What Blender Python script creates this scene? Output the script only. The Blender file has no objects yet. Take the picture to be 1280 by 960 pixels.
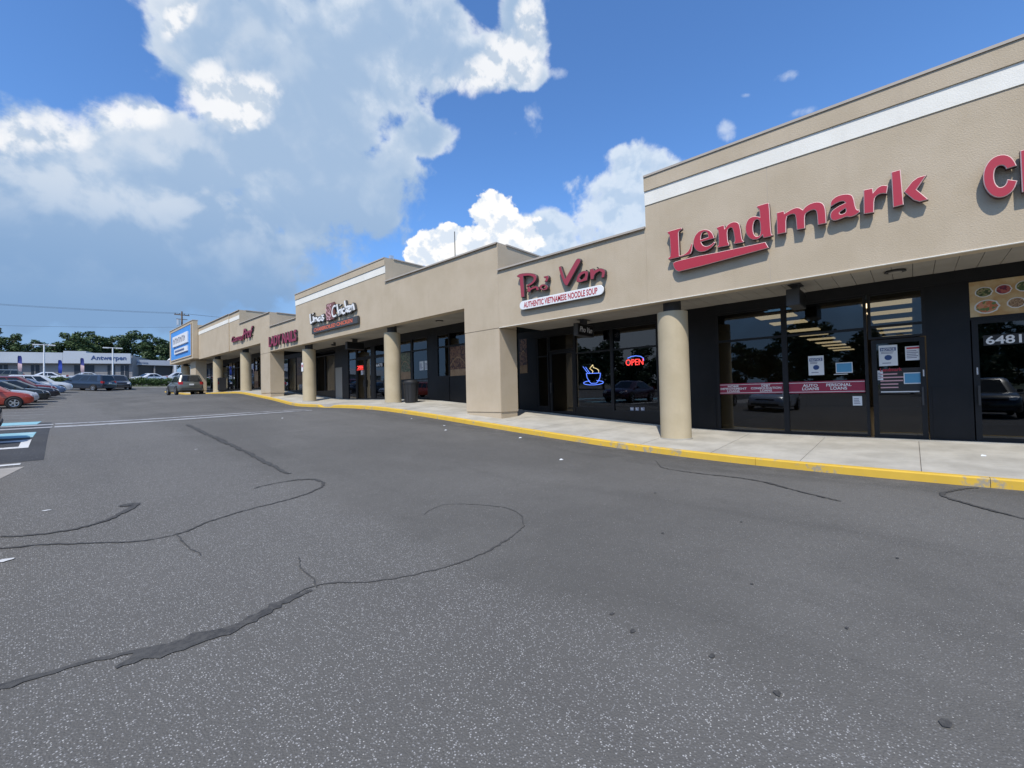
import bpy, bmesh, math, random
import numpy as np
from mathutils import Vector, Matrix
random.seed(7)
R = math.radians
sc = bpy.context.scene
col = sc.collection

# ------------------------------------------------------------------ camera
cd = bpy.data.cameras.new('camera'); cam = bpy.data.objects.new('camera', cd); col.objects.link(cam)
YAW, PITCH, ROLL = R(47.704), R(1.224), R(-1.363)
_f = Vector((math.sin(YAW)*math.cos(PITCH), math.cos(YAW)*math.cos(PITCH), math.sin(PITCH)))
_r = Vector((math.cos(YAW), -math.sin(YAW), 0)); _u = _r.cross(_f)
_r2 = _r*math.cos(ROLL)+_u*math.sin(ROLL); _u2 = -_r*math.sin(ROLL)+_u*math.cos(ROLL)
cam.matrix_world = Matrix(((_r2.x, _u2.x, -_f.x, -.375), (_r2.y, _u2.y, -_f.y, -1.243), (_r2.z, _u2.z, -_f.z, 1.5), (0, 0, 0, 1)))
cd.sensor_width = 36; cd.lens = 550/1280*36; cd.clip_start = .05; cd.clip_end = 5000
sc.camera = cam

# ------------------------------------------------------------------ sky, sun, exposure
SUN = Vector((-1, -.52, 1.55)).normalized()           # towards the sun
SUN_EL = math.asin(SUN.z); SUN_AZ = math.atan2(SUN.x, SUN.y)
sd = bpy.data.lights.new('sun', 'SUN'); sd.energy = 3.9; sd.angle = R(.53); sd.color = (1, .95, .88)
so = bpy.data.objects.new('sun', sd); col.objects.link(so)
so.rotation_euler = SUN.to_track_quat('Z', 'Y').to_euler()
sc.view_settings.view_transform = 'Standard'; sc.view_settings.look = 'None'
sc.view_settings.exposure = 0.07; sc.view_settings.gamma = 1
sc.render.engine = 'CYCLES'
sc.cycles.max_bounces = 6; sc.cycles.diffuse_bounces = 3; sc.cycles.glossy_bounces = 3; sc.cycles.transparent_max_bounces = 10

BLOBS = dict(
 big=[(0.285,0.618,0.173,0.11,-2.667),(0.461,0.599,0.23,0.14,-2.868),(0.597,0.675,0.194,0.083,-3.01),(0.758,0.648,0.144,0.044,-2.917),(0.874,0.693,0.065,0.063,1.42),(0.85,0.636,0.083,0.029,3.12),(0.396,0.433,0.217,0.149,-2.828),(0.531,0.429,0.128,0.107,-2.748),(0.646,0.53,0.089,0.041,-3.054),(0.16,0.391,0.223,0.107,-2.811),(0.03,0.366,0.143,0.079,-2.689),(0.205,0.276,0.317,0.136,-2.942),(-0.005,0.259,0.174,0.12,-2.665),(0.227,0.637,0.078,0.056,1.04),(0.056,0.174,0.282,0.057,-3.002),(-0.131,0.266,0.175,0.126,-2.294),(0.434,0.797,0.356,0.126,-2.914)],
 rim=[(-0.005,0.393,0.055,0.034,-2.534),(0.043,0.421,0.051,0.032,-2.554),(0.117,0.468,0.062,0.029,-2.727),(0.226,0.526,0.063,0.035,-2.737),(0.235,0.56,0.031,0.022,-2.47),(0.284,0.533,0.07,0.04,-2.774),(0.19,0.62,0.043,0.017,0.985),(0.776,0.629,0.1,0.032,-2.975),(0.851,0.659,0.067,0.047,3.132),(0.893,0.705,0.041,0.037,3.091)],
 puff=[(0.796,0.39,0.062,0.051,-3.112),(0.74,0.338,0.109,0.036,-3.13),(0.841,0.346,0.082,0.049,3.119),(0.694,0.321,0.09,0.033,-3.115),(0.658,0.304,0.071,0.026,-3.106)],
 mid=[(1.129,0.447,0.088,0.054,2.94),(1.059,0.396,0.105,0.064,2.998),(0.95,0.333,0.154,0.065,3.077),(1.192,0.371,0.131,0.089,2.893),(0.84,0.304,0.146,0.05,3.118)],
 wisp=[(0.96,0.63,0.022,0.011,3.053),(0.893,0.56,0.035,0.025,1.19),(0.856,0.541,0.022,0.008,3.115),(1.405,0.539,0.026,0.009,3.023),(1.3,0.488,0.022,0.017,2.565),(1.435,0.48,0.03,0.008,-3.116),(1.343,0.531,0.015,0.005,2.857)])

class NT:
    def __init__(s, tree): s.t = tree; s.t.nodes.clear()
    def n(s, typ, **k):
        nd = s.t.nodes.new(typ)
        for a, v in k.items(): setattr(nd, a, v)
        return nd
    def put(s, sock, v):
        if v is None: return
        if isinstance(v, (int, float)):
            sock.default_value = v
        elif isinstance(v, (tuple, list)):
            d = sock.default_value
            sock.default_value = tuple(v) if len(v) == len(d) else tuple(v)+(1,)
        else: s.t.links.new(v, sock)
    def m(s, op, a, b=None, c=None, clamp=False):
        nd = s.n('ShaderNodeMath', operation=op, use_clamp=clamp)
        for i, v in enumerate((a, b, c)): s.put(nd.inputs[i], v)
        return nd.outputs[0]
    def v(s, op, a, b=None, out=0):
        nd = s.n('ShaderNodeVectorMath', operation=op)
        s.put(nd.inputs[0], a)
        if b is not None: s.put(nd.inputs[3] if op == 'SCALE' else nd.inputs[1], b)
        return nd.outputs[out]
    def noise(s, vec, scale, detail=2, rough=.5, dist=0, dim='3D', out=0, lac=2):
        nd = s.n('ShaderNodeTexNoise', noise_dimensions=dim)
        s.put(nd.inputs['Vector'], vec); s.put(nd.inputs['Scale'], scale); s.put(nd.inputs['Detail'], detail)
        s.put(nd.inputs['Roughness'], rough); s.put(nd.inputs['Distortion'], dist); s.put(nd.inputs['Lacunarity'], lac)
        return nd.outputs[out]
    def ss(s, x, a, b, lo=0., hi=1.):
        nd = s.n('ShaderNodeMapRange', interpolation_type='SMOOTHSTEP')
        for i, v in enumerate((x, a, b, lo, hi)): s.put(nd.inputs[i], v)
        return nd.outputs[0]
    def mix(s, f, a, b, mode='MIX'):
        nd = s.n('ShaderNodeMix', data_type='RGBA', blend_type=mode)
        s.put(nd.inputs[0], f); s.put(nd.inputs[6], a); s.put(nd.inputs[7], b)
        return nd.outputs[2]

def build_world():
    w = bpy.data.worlds.new('World'); sc.world = w; w.use_nodes = True
    w.cycles.sampling_method = 'NONE'
    t = NT(w.node_tree)
    tc = t.n('ShaderNodeTexCoord').outputs['Generated']
    d = t.v('NORMALIZE', tc)
    sep = t.n('ShaderNodeSeparateXYZ'); t.put(sep.inputs[0], d)
    sky = t.n('ShaderNodeTexSky', sky_type='NISHITA', sun_disc=False, sun_elevation=SUN_EL, sun_rotation=SUN_AZ,
              altitude=100, air_density=1.0, dust_density=.6, ozone_density=2.2).outputs[0]
    STR = .115
    hs = t.n('ShaderNodeHueSaturation'); t.put(hs.inputs['Saturation'], 1.05); t.put(hs.inputs['Value'], 1.0); t.put(hs.inputs['Color'], sky)
    sky = t.mix(1.0, hs.outputs[0], (1.03, 1.41, 1.82), 'MULTIPLY')
    az = t.m('ARCTAN2', sep.outputs[0], sep.outputs[1]); el = t.m('ARCSINE', sep.outputs[2])
    # billowy warp of the direction so that cloud outlines break into lobes
    cmb = t.n('ShaderNodeCombineXYZ'); t.put(cmb.inputs[0], az); t.put(cmb.inputs[1], el); cmb.inputs[2].default_value = 1
    ae = cmb.outputs[0]
    def field(blobs, vec):
        out = None
        for (a, e, ra, re, rot) in blobs:
            c, q = math.cos(rot), math.sin(rot)
            u = t.v('DOT_PRODUCT', vec, (c/ra, q/ra, -(a*c+e*q)/ra), out=1); w_ = t.v('DOT_PRODUCT', vec, (-q/re, c/re, (a*q-e*c)/re), out=1)
            f = t.m('SUBTRACT', .6, t.m('MULTIPLY', t.m('MULTIPLY_ADD', u, u, t.m('MULTIPLY', w_, w_)), .6))
            if out is None: out = f
            else:
                nd = t.n('ShaderNodeMath', operation='SMOOTH_MAX'); t.put(nd.inputs[0], out); t.put(nd.inputs[1], f); nd.inputs[2].default_value = .25
                out = nd.outputs[0]
        return out
    n1 = t.noise(d, 9, 7, .56, .25)            # broad lumps with fine fringe
    n2 = t.noise(d, 24, 6, .55, .1)            # cauliflower detail
    n2s = t.noise(t.v('ADD', d, tuple(SUN*.022)), 24, 4, .55, .1)
    n3 = t.noise(d, 3.2, 3, .5, .5)
    n1s = t.noise(t.v('ADD', d, tuple(SUN*.05)), 9, 3, .5, .25)
    k = 1/STR
    C = lambda r, g, b: (r*k, g*k, b*k)
    # general broken cloud elsewhere in the sky (outside the view the sky goes on the same way)
    behind = t.ss(t.m('ABSOLUTE', t.m('SUBTRACT', az, .85)), 1.15, 1.7)
    fgen = t.m('MULTIPLY', t.ss(n3, .52, .62), behind)
    # the large grey cloud
    f1 = t.m('ADD', field(BLOBS['big'], ae), t.m('MULTIPLY', t.m('SUBTRACT', n1, .5), 1.7))
    f1 = t.m('ADD', f1, t.m('MULTIPLY', t.m('SUBTRACT', n2, .5), .8))
    d1 = t.ss(f1, -.08, .30)
    lit1 = t.m('SUBTRACT', n1, n1s)
    # a rain-grey bank fills the low sky below the cloud
    bank = t.m('MULTIPLY', t.ss(t.m('ADD', el, t.m('MULTIPLY', t.m('SUBTRACT', n1, .5), .25)), .36, .10), t.ss(az, .80, .45))
    sky = t.mix(t.m('MULTIPLY', bank, .9), sky, t.mix(t.ss(n3, .4, .65), C(.205, .345, .575), C(.25, .39, .61)))
    body = t.mix(t.ss(el, .14, .46), C(.215, .36, .59), C(.365, .50, .69))
    body = t.mix(t.m('MULTIPLY', t.ss(t.m('ADD', n3, t.m('MULTIPLY', lit1, 1.2)), .40, .75), t.m('MULTIPLY', t.ss(el, .14, .36), .6)), body, C(.52, .63, .77))
    edge = t.ss(f1, .60, .05)
    high = t.ss(el, .36, .6)
    body = t.mix(t.m('MULTIPLY', t.m('MULTIPLY', edge, high), t.ss(lit1, -.16, .12)), body, C(.82, .87, .93))
    billow = t.m('MULTIPLY', t.ss(az, .50, .10), t.m('MULTIPLY', t.ss(el, .26, .36), t.ss(t.m('ADD', lit1, t.m('MULTIPLY', t.m('SUBTRACT', n2, .5), .35)), -.05, .14)))
    body = t.mix(t.m('MULTIPLY', billow, .6), body, C(.70, .76, .84))
    out = t.mix(t.m('MULTIPLY', d1, .97), sky, body)
    out = t.mix(t.m('MULTIPLY', fgen, .9), out, C(.55, .63, .74))
    lit2 = t.m('SUBTRACT', n2, n2s)
    # bright billows along the upper left edge of the cloud
    f2 = t.m('ADD', field(BLOBS['rim'], ae), t.m('MULTIPLY', t.m('SUBTRACT', n1, .5), 2.2))
    f2 = t.m('ADD', f2, t.m('MULTIPLY', t.m('SUBTRACT', n2, .5), .9))
    d2 = t.ss(f2, -.12, .5)
    wcol = t.mix(t.ss(lit2, -.12, .06), C(.55, .64, .76), C(.95, .95, .96))
    out = t.mix(t.m('MULTIPLY', d2, .84), out, wcol)
    # soft grey-white bank low above the roofs
    f4 = t.m('ADD', field(BLOBS['mid'], ae), t.m('MULTIPLY', t.m('SUBTRACT', n1, .5), 1.3))
    f4 = t.m('ADD', f4, t.m('MULTIPLY', t.m('SUBTRACT', n2, .5), .8))
    d4 = t.ss(f4, 0, .3)
    mcol = t.mix(t.ss(lit2, -.12, .12), C(.50, .63, .80), C(.66, .76, .88))
    mcol = t.mix(t.m('MULTIPLY', t.ss(f4, .45, .05), .55), mcol, C(.90, .93, .97))
    out = t.mix(t.m('MULTIPLY', d4, .93), out, mcol)
    # compact bright cumulus heads
    f3 = t.m('ADD', field(BLOBS['puff'], ae), t.m('MULTIPLY', t.m('SUBTRACT', n2, .5), 1.5))
    d3 = t.ss(f3, .02, .14)
    pcol = t.mix(t.ss(lit2, -.10, .05), C(.70, .78, .89), C(1.0, .99, .97))
    out = t.mix(d3, out, pcol)
    f5 = t.m('ADD', field(BLOBS['wisp'], ae), t.m('MULTIPLY', t.m('SUBTRACT', n2, .5), 3.6))
    out = t.mix(t.m('MULTIPLY', t.ss(f5, .05, 1.3), .6), out, C(.75, .82, .92))
    bg = t.n('ShaderNodeBackground'); t.put(bg.inputs[0], out); bg.inputs[1].default_value = STR
    o = t.n('ShaderNodeOutputWorld'); t.t.links.new(bg.outputs[0], o.inputs[0])
build_world()

# ------------------------------------------------------------------ materials
M = {}
def principled(name, base, rough=.6, metal=0, spec=.5, emit=None, estr=0, coat=0):
    m = bpy.data.materials.new(name); m.use_nodes = True
    t = NT(m.node_tree)
    b = t.n('ShaderNodeBsdfPrincipled'); o = t.n('ShaderNodeOutputMaterial'); t.t.links.new(b.outputs[0], o.inputs[0])
    t.put(b.inputs['Base Color'], base); t.put(b.inputs['Roughness'], rough); t.put(b.inputs['Metallic'], metal)
    b.inputs['Specular IOR Level'].default_value = spec
    if coat: b.inputs['Coat Weight'].default_value = coat; b.inputs['Coat Roughness'].default_value = .04
    if emit: t.put(b.inputs['Emission Color'], emit); b.inputs['Emission Strength'].default_value = estr
    M[name] = m
    return m, t, b
def bump(t, b, h, strength=.3, dist=.01):
    nd = t.n('ShaderNodeBump'); nd.inputs['Strength'].default_value = strength; nd.inputs['Distance'].default_value = dist
    t.put(nd.inputs['Height'], h); t.t.links.new(nd.outputs[0], b.inputs['Normal'])
def pos(t): return t.n('ShaderNodeNewGeometry').outputs['Position']
def mottled(name, c1, c2, scale=1.5, rough=.8, bscale=None, bstr=.2, streak=0, spec=.3, bdist=.01, metal=0):
    m, t, b = principled(name, c1, rough, metal, spec)
    p = pos(t)
    n = t.noise(p, scale, 6, .6)
    c = t.mix(t.ss(n, .3, .7), c1, c2)
    if streak:
        v = t.v('MULTIPLY', p, (1.0, 5.0, .35))
        c = t.mix(t.m('MULTIPLY', t.ss(t.noise(v, 1.2, 5, .6), .5, .8), streak), c, tuple(x*.6 for x in c1))
    t.put(b.inputs['Base Color'], c)
    if bscale: bump(t, b, t.noise(p, bscale, 3, .6), bstr, bdist)
    return m
mottled('stucco', (.485, .398, .28), (.54, .448, .325), .9, .9, 45, .55, .12, .2, .012)
mottled('stucco_column', (.47, .39, .255), (.53, .445, .30), 1.2, .85, 60, .35, .2, .2, .008)
mottled('band_white', (.80, .77, .68), (.86, .83, .74), 1.5, .85, 45, .4, .12, .2, .01)
mottled('coping', (.42, .37, .31), (.48, .42, .35), 1, .6)
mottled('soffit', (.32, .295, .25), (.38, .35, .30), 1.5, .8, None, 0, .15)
mottled('dark_frame', (.007, .0075, .008), (.012, .012, .013), 3, .5, None, 0, 0, .35)
mottled('dark_panel', (.007, .0075, .008), (.011, .011, .012), 2, .45, None, 0, .1, .3)
mottled('collar', (.05, .05, .05), (.07, .07, .07), 2, .7)
mottled('roofing', (.2, .2, .2), (.28, .27, .26), .5, .95)
principled('letter_red', (.44, .032, .05), .4)
principled('letter_trim', (.75, .52, .48), .4)
principled('letter_side', (.07, .03, .032), .5)
principled('pho_red', (.33, .045, .065), .45)
principled('pho_side', (.05, .04, .04), .5)
principled('nail_red', (.30, .03, .075), .5)
principled('sign_white', (.82, .82, .80), .45)
principled('sign_charcoal', (.06, .06, .058), .5)
principled('sign_orange', (.72, .16, .08), .5)
principled('emblem_brown', (.19, .085, .07), .55)
principled('sign_blue', (.07, .30, .72), .45)
principled('ink_grey', (.25, .25, .30), .6)
principled('ink_red', (.45, .03, .05), .6)
principled('ink_navy', (.03, .07, .2), .6)
principled('ink_black', (.02, .02, .02), .6)
principled('paper', (.72, .74, .74), .7)
principled('paper_blue', (.09, .30, .48), .6)
principled('paper_pink', (.62, .36, .38), .7)
principled('banner_red', (.30, .022, .055), .5)
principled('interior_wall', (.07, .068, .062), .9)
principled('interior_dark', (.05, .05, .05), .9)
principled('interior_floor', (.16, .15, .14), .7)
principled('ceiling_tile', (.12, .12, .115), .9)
principled('lamp_panel', (.9, .8, .6), .5, 0, .5, (1, .76, .46), 2.6)
principled('neon_red', (.5, .03, .03), .4, 0, .5, (1, .06, .05), 1.6)
principled('neon_blue', (.05, .1, .5), .4, 0, .5, (.12, .25, 1), 1.3)
principled('neon_yellow', (.5, .4, .2), .4, 0, .5, (1, .82, .42), 1.1)
principled('metal_light', (.62, .63, .64), .35, .6)
principled('metal_white', (.75, .76, .77), .5)
principled('bin_black', (.02, .02, .021), .5)
principled('wire', (.03, .03, .035), .6)
mottled('pole_wood', (.14, .10, .075), (.2, .15, .11), 2, .9)
principled('wood_door', (.30, .28, .24), .6)
mottled('dealer_fascia', (.40, .44, .49), (.45, .49, .54), .2, .5)
mottled('dealer_wall', (.24, .23, .23), (.30, .29, .28), .3, .8)
principled('dealer_dark', (.03, .035, .045), .3)
principled('flag_blue', (.06, .07, .28), .7)
principled('flag_pale', (.72, .5, .5), .7)
principled('flag_royal', (.03, .07, .4), .7)
mottled('bark', (.09, .065, .05), (.15, .11, .085), 4, .9, 20, .5)

def glass(name, tint, ior=1.55, boost=1.0):
    m = bpy.data.materials.new(name); m.use_nodes = True; t = NT(m.node_tree)
    tr = t.n('ShaderNodeBsdfTransparent'); tr.inputs[0].default_value = (*tint, 1)
    gl = t.n('ShaderNodeBsdfGlossy'); gl.inputs['Roughness'].default_value = .012; gl.inputs[0].default_value = (.92, .95, 1, 1)
    nz = t.noise(pos(t), .6, 2, .5)
    nd = t.n('ShaderNodeBump'); nd.inputs['Strength'].default_value = .05; nd.inputs['Distance'].default_value = .02; t.put(nd.inputs['Height'], nz)
    t.t.links.new(nd.outputs[0], gl.inputs['Normal'])
    fr = t.n('ShaderNodeFresnel'); fr.inputs[0].default_value = ior
    mx = t.n('ShaderNodeMixShader'); t.put(mx.inputs[0], t.m('MULTIPLY', fr.outputs[0], boost, clamp=True))
    t.t.links.new(tr.outputs[0], mx.inputs[1]); t.t.links.new(gl.outputs[0], mx.inputs[2])
    o = t.n('ShaderNodeOutputMaterial'); t.t.links.new(mx.outputs[0], o.inputs[0]); M[name] = m
glass('store_glass', (.34, .35, .34), 1.55, 1.5)
principled('car_glass', (.015, .018, .02), .05, 0, .6)
principled('tyre', (.018, .018, .018), .8)
principled('rim', (.55, .56, .58), .3, .85)
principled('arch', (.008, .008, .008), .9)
principled('lamp_clear', (.75, .76, .78), .12)
principled('lamp_red', (.4, .015, .015), .15)
principled('plate', (.7, .7, .68), .5)
principled('bumper_grey', (.06, .062, .065), .6)
def paint(name, c): principled(name, c, .28, .25, .5, coat=.8)

def asphalt(name, base, worn, worn_x=None, speck=.5):
    m, t, b = principled(name, base, .88, 0, .35)
    p = pos(t)
    xyz = t.n('ShaderNodeSeparateXYZ'); t.put(xyz.inputs[0], p)
    big = t.noise(p, .22, 5, .6)
    med = t.noise(p, 2.2, 5, .65)
    v = t.v('MULTIPLY', p, (1.2, .12, 1)); lane = t.noise(v, .9, 4, .55)
    c = t.mix(t.ss(big, .35, .68), base, tuple(x*1.3 for x in base))
    c = t.mix(t.m('MULTIPLY', t.ss(lane, .5, .75), .45), c, tuple(x*.62 for x in base))
    c = t.mix(t.m('MULTIPLY', t.ss(med, .52, .8), .3), c, tuple(x*.7 for x in base))
    c = t.mix(t.m('MULTIPLY', t.ss(t.noise(p, .75, 5, .65), .48, .74), .5), c, tuple(x*1.35 for x in base))
    c = t.mix(t.m('MULTIPLY', t.ss(t.noise(p, 14, 4, .7), .5, .75), .35), c, tuple(x*.72 for x in base))
    # exposed pale aggregate
    vo = t.n('ShaderNodeTexVoronoi', feature='F1'); t.put(vo.inputs['Vector'], p); vo.inputs['Scale'].default_value = 95
    vo.inputs['Randomness'].default_value = 1
    cs = t.n('ShaderNodeSeparateColor'); t.put(cs.inputs[0], vo.outputs['Color'])
    stone = t.m('MULTIPLY', t.ss(vo.outputs['Distance'], .46, .26), t.ss(cs.outputs[0], .45, .95))
    w = t.m('ADD', .42, t.m('MULTIPLY', t.m('SUBTRACT', big, .5), 1.0))
    if worn_x is not None:
        edge = t.m('ADD', xyz.outputs[0], t.m('MULTIPLY', t.m('SUBTRACT', t.noise(p, 1.1, 4, .6), .5), .9))
        band = t.m('MULTIPLY', t.ss(edge, 2.4, 1.7), t.ss(edge, -3.5, .2, .6, 1))
        w = t.m('ADD', t.m('MULTIPLY', w, .6), t.m('MULTIPLY', band, .85))
        c = t.mix(t.m('MULTIPLY', band, .45), c, worn)
        # grime along the kerb
        c = t.mix(t.m('MULTIPLY', t.m('MULTIPLY', t.ss(edge, 7.3, 8.8), t.ss(med, .3, .6)), .45), c, tuple(x*.5 for x in base))
    pale = t.mix(cs.outputs[1], (.46, .45, .43), (.20, .195, .19))
    c = t.mix(t.m('MULTIPLY', stone, t.m('MULTIPLY', w, speck*2, clamp=True)), c, pale)
    # tiny pale stone chips
    vo2 = t.n('ShaderNodeTexVoronoi', feature='F1'); t.put(vo2.inputs['Vector'], p); vo2.inputs['Scale'].default_value = 84
    cs2 = t.n('ShaderNodeSeparateColor'); t.put(cs2.inputs[0], vo2.outputs['Color'])
    chip = t.m('MULTIPLY', t.ss(vo2.outputs['Distance'], .30, .20), t.m('GREATER_THAN', cs2.outputs[0], t.m('SUBTRACT', .98, t.m('MULTIPLY', w, .17))))
    c = t.mix(t.m('MULTIPLY', chip, .9), c, t.mix(cs2.outputs[2], (.24, .232, .21), (.62, .60, .55)))
    dark = t.m('MULTIPLY', t.ss(vo2.outputs['Distance'], .3, .2), t.m('GREATER_THAN', cs2.outputs[1], .93))
    c = t.mix(t.m('MULTIPLY', dark, .6), c, tuple(x*.35 for x in base))
    t.put(b.inputs['Base Color'], c)
    hgt = t.m('ADD', t.m('MULTIPLY', vo.outputs['Distance'], -1), t.m('MULTIPLY', t.noise(p, 220, 2, .6), .6))
    bump(t, b, hgt, .55, .006)
    return m
asphalt('asphalt', (.100, .095, .085), (.128, .122, .111), 2.4, .8)
asphalt('asphalt_new', (.048, .049, .051), (.05, .05, .05), None, .12)
def tarmat():
    m, t, b = principled('tar', (.05, .05, .05), .8, 0, .3); p = pos(t)
    n = t.noise(p, 26, 6, .75); n2 = t.noise(p, 3, 4, .6)
    c = t.mix(t.ss(n, .36, .66), (.046, .045, .044), (.092, .088, .08))
    c = t.mix(t.m('MULTIPLY', t.ss(n2, .45, .7), .6), c, (.082, .080, .075))
    t.put(b.inputs['Base Color'], c); bump(t, b, t.noise(p, 120, 3, .6), .5, .004)
tarmat()
mottled('concrete', (.37, .345, .29), (.50, .47, .40), 1.3, .9, 80, .35, .15, .25, .006)
mottled('concrete_gutter', (.30, .28, .25), (.38, .35, .31), 2.2, .9, 80, .4)
mottled('grass_soil', (.075, .105, .03), (.13, .14, .05), 1.2, .95, 25, .8)
mottled('far_ground', (.05, .075, .03), (.085, .095, .045), .05, .95)
def worn_paint(name, c, under, amt):
    m, t, b = principled(name, c, .75, 0, .3); p = pos(t)
    n = t.noise(p, 7, 8, .7); n2 = t.noise(p, 1.3, 3, .5)
    f = t.ss(t.m('ADD', n, t.m('MULTIPLY', t.m('SUBTRACT', n2, .5), .5)), amt, amt+.14)
    cc = t.mix(t.noise(p, 3, 4, .6), c, tuple(x*.78 for x in c))
    t.put(b.inputs['Base Color'], t.mix(f, cc, under)); bump(t, b, n, .3, .004)
worn_paint('curb_yellow', (.74, .47, .06), (.36, .31, .22), .55)
worn_paint('line_white', (.66, .66, .64), (.09, .09, .09), .60)
worn_paint('line_faded', (.42, .42, .42), (.09, .09, .09), .52)
worn_paint('line_blue', (.26, .50, .56), (.42, .52, .55), .56)
def food(name, base, spots, scale):
    m, t, b = principled(name, base, .4); p = pos(t)
    vo = t.n('ShaderNodeTexVoronoi'); t.put(vo.inputs['Vector'], p); vo.inputs['Scale'].default_value = scale
    cs = t.n('ShaderNodeSeparateColor'); t.put(cs.inputs[0], vo.outputs['Color'])
    c = base
    for i, s in enumerate(spots): c = t.mix(t.m('GREATER_THAN', cs.outputs[i % 3], .55+.1*i), c, s)
    t.put(b.inputs['Base Color'], c)
food('food_green', (.08, .12, .03), [(.2, .22, .08), (.05, .07, .02), (.3, .25, .12)], 40)
food('food_red', (.25, .03, .05), [(.12, .02, .05), (.4, .1, .08)], 30)
food('food_orange', (.5, .16, .06), [(.55, .3, .12), (.12, .2, .05), (.6, .25, .15)], 25)
food('food_brown', (.3, .18, .09), [(.18, .1, .05), (.45, .3, .16)], 60)
food('poster_brown', (.085, .035, .02), [(.15, .07, .035), (.045, .02, .014), (.20, .10, .05)], 16)
food('poster_green', (.07, .09, .035), [(.14, .15, .07), (.04, .05, .02), (.18, .13, .07)], 16)
mottled('poster_tan', (.24, .15, .08), (.32, .21, .12), 4, .6)
mottled('poster_gold', (.46, .27, .10), (.62, .50, .30), 3, .5)
def leafmat(name, a, bcol):
    m, t, b = principled(name, a, .6, 0, .3)
    n = t.noise(pos(t), .7, 3, .5); oi = t.n('ShaderNodeObjectInfo').outputs['Random']
    c = t.mix(t.ss(n, .35, .65), a, bcol); c = t.mix(t.m('MULTIPLY', oi, .5), c, tuple(x*.7 for x in a))
    t.put(b.inputs['Base Color'], c)
    b.inputs['Transmission Weight'].default_value = 0
    b.inputs['Subsurface Weight'].default_value = 0
leafmat('leaf_dark', (.045, .080, .034), (.078, .12, .05))
leafmat('leaf_mid', (.06, .10, .036), (.095, .14, .055))
leafmat('leaf_hedge', (.055, .10, .03), (.09, .14, .05))

# ------------------------------------------------------------------ helpers
class MB:
    def __init__(s): s.v = []; s.f = []; s.mi = []
    def poly(s, pts, mi=0):
        i = len(s.v); s.v += [tuple(p) for p in pts]; s.f.append(tuple(range(i, i+len(pts)))); s.mi.append(mi); return s
    def box(s, x0, x1, y0, y1, z0, z1, mi=0):
        return s.hexa([(x0, y0, z0), (x1, y0, z0), (x1, y1, z0), (x0, y1, z0)], [(x0, y0, z1), (x1, y0, z1), (x1, y1, z1), (x0, y1, z1)], mi)
    def hexa(s, lo, hi, mi=0):
        i = len(s.v); n = len(lo); s.v += [tuple(p) for p in lo]+[tuple(p) for p in hi]
        s.f.append(tuple(range(i+n-1, i-1, -1))); s.f.append(tuple(range(i+n, i+2*n))); s.mi += [mi, mi]
        for k in range(n):
            a, b = i+k, i+(k+1) % n; s.f.append((a, b, b+n, a+n)); s.mi.append(mi)
        return s
    def cyl(s, c, r0, r1, z0, z1, n=24, mi=0, axis='z'):
        def P(a, r, z):
            q = (r*math.cos(a), r*math.sin(a), z)
            if axis == 'x': q = (q[2], q[0], q[1])
            if axis == 'y': q = (q[1], q[2], q[0])
            return (c[0]+q[0], c[1]+q[1], c[2]+q[2])
        A = [2*math.pi*k/n for k in range(n)]
        return s.hexa([P(a, r0, z0) for a in A], [P(a, r1, z1) for a in A], mi)
    def tube(s, pts, rad, n=8, mi=0):
        pts = [Vector(p) for p in pts]; rad = rad if isinstance(rad, (list, tuple)) else [rad]*len(pts)
        rings = []
        for k, p in enumerate(pts):
            t = (pts[min(k+1, len(pts)-1)]-pts[max(k-1, 0)]).normalized()
            a = t.cross(Vector((0, 0, 1)) if abs(t.z) < .9 else Vector((1, 0, 0))).normalized(); b = t.cross(a)
            i = len(s.v)
            for j in range(n):
                q = 2*math.pi*j/n; s.v.append(tuple(p+(a*math.cos(q)+b*math.sin(q))*rad[k]))
            rings.append(i)
        for k in range(len(rings)-1):
            for j in range(n):
                s.f.append((rings[k]+j, rings[k]+(j+1) % n, rings[k+1]+(j+1) % n, rings[k+1]+j)); s.mi.append(mi)
        s.f.append(tuple(rings[0]+j for j in range(n))); s.f.append(tuple(rings[-1]+n-1-j for j in range(n))); s.mi += [mi, mi]
        return s
    def mesh(s, name, mats, smooth=False, bevel=0, fix=True):
        me = bpy.data.meshes.new(name); me.from_pydata(s.v, [], s.f)
        for m in (mats if isinstance(mats, (list, tuple)) else [mats]): me.materials.append(M[m] if isinstance(m, str) else m)
        me.polygons.foreach_set('material_index', s.mi)
        if fix or bevel:
            bm = bmesh.new(); bm.from_mesh(me)
            if fix: bmesh.ops.recalc_face_normals(bm, faces=bm.faces)
            if bevel: bmesh.ops.bevel(bm, geom=[e for e in bm.edges if e.calc_face_angle(0) > .5], offset=bevel, segments=2, affect='EDGES', clamp_overlap=True)
            bm.to_mesh(me); bm.free()
        if smooth:
            me.shade_smooth()
            try: me.set_sharp_from_angle(angle=R(38))
            except Exception: pass
        me.update(); return me
    def obj(s, name, mats, parent=None, smooth=False, bevel=0, fix=True):
        return link(name, s.mesh(name, mats, smooth, bevel, fix), parent)
def link(name, data, parent=None):
    o = bpy.data.objects.new(name, data); col.objects.link(o)
    if parent is not None:
        o.parent = parent; o.matrix_parent_inverse = Matrix.Translation(-Vector(parent.location)) if parent.type == 'EMPTY' and parent.rotation_euler.z == 0 else Matrix()
    return o
def tag(o, label=None, cat=None, group=None, kind=None):
    if label: o['label'] = label
    if cat: o['category'] = cat
    if group: o['group'] = group
    if kind: o['kind'] = kind
    return o
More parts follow.
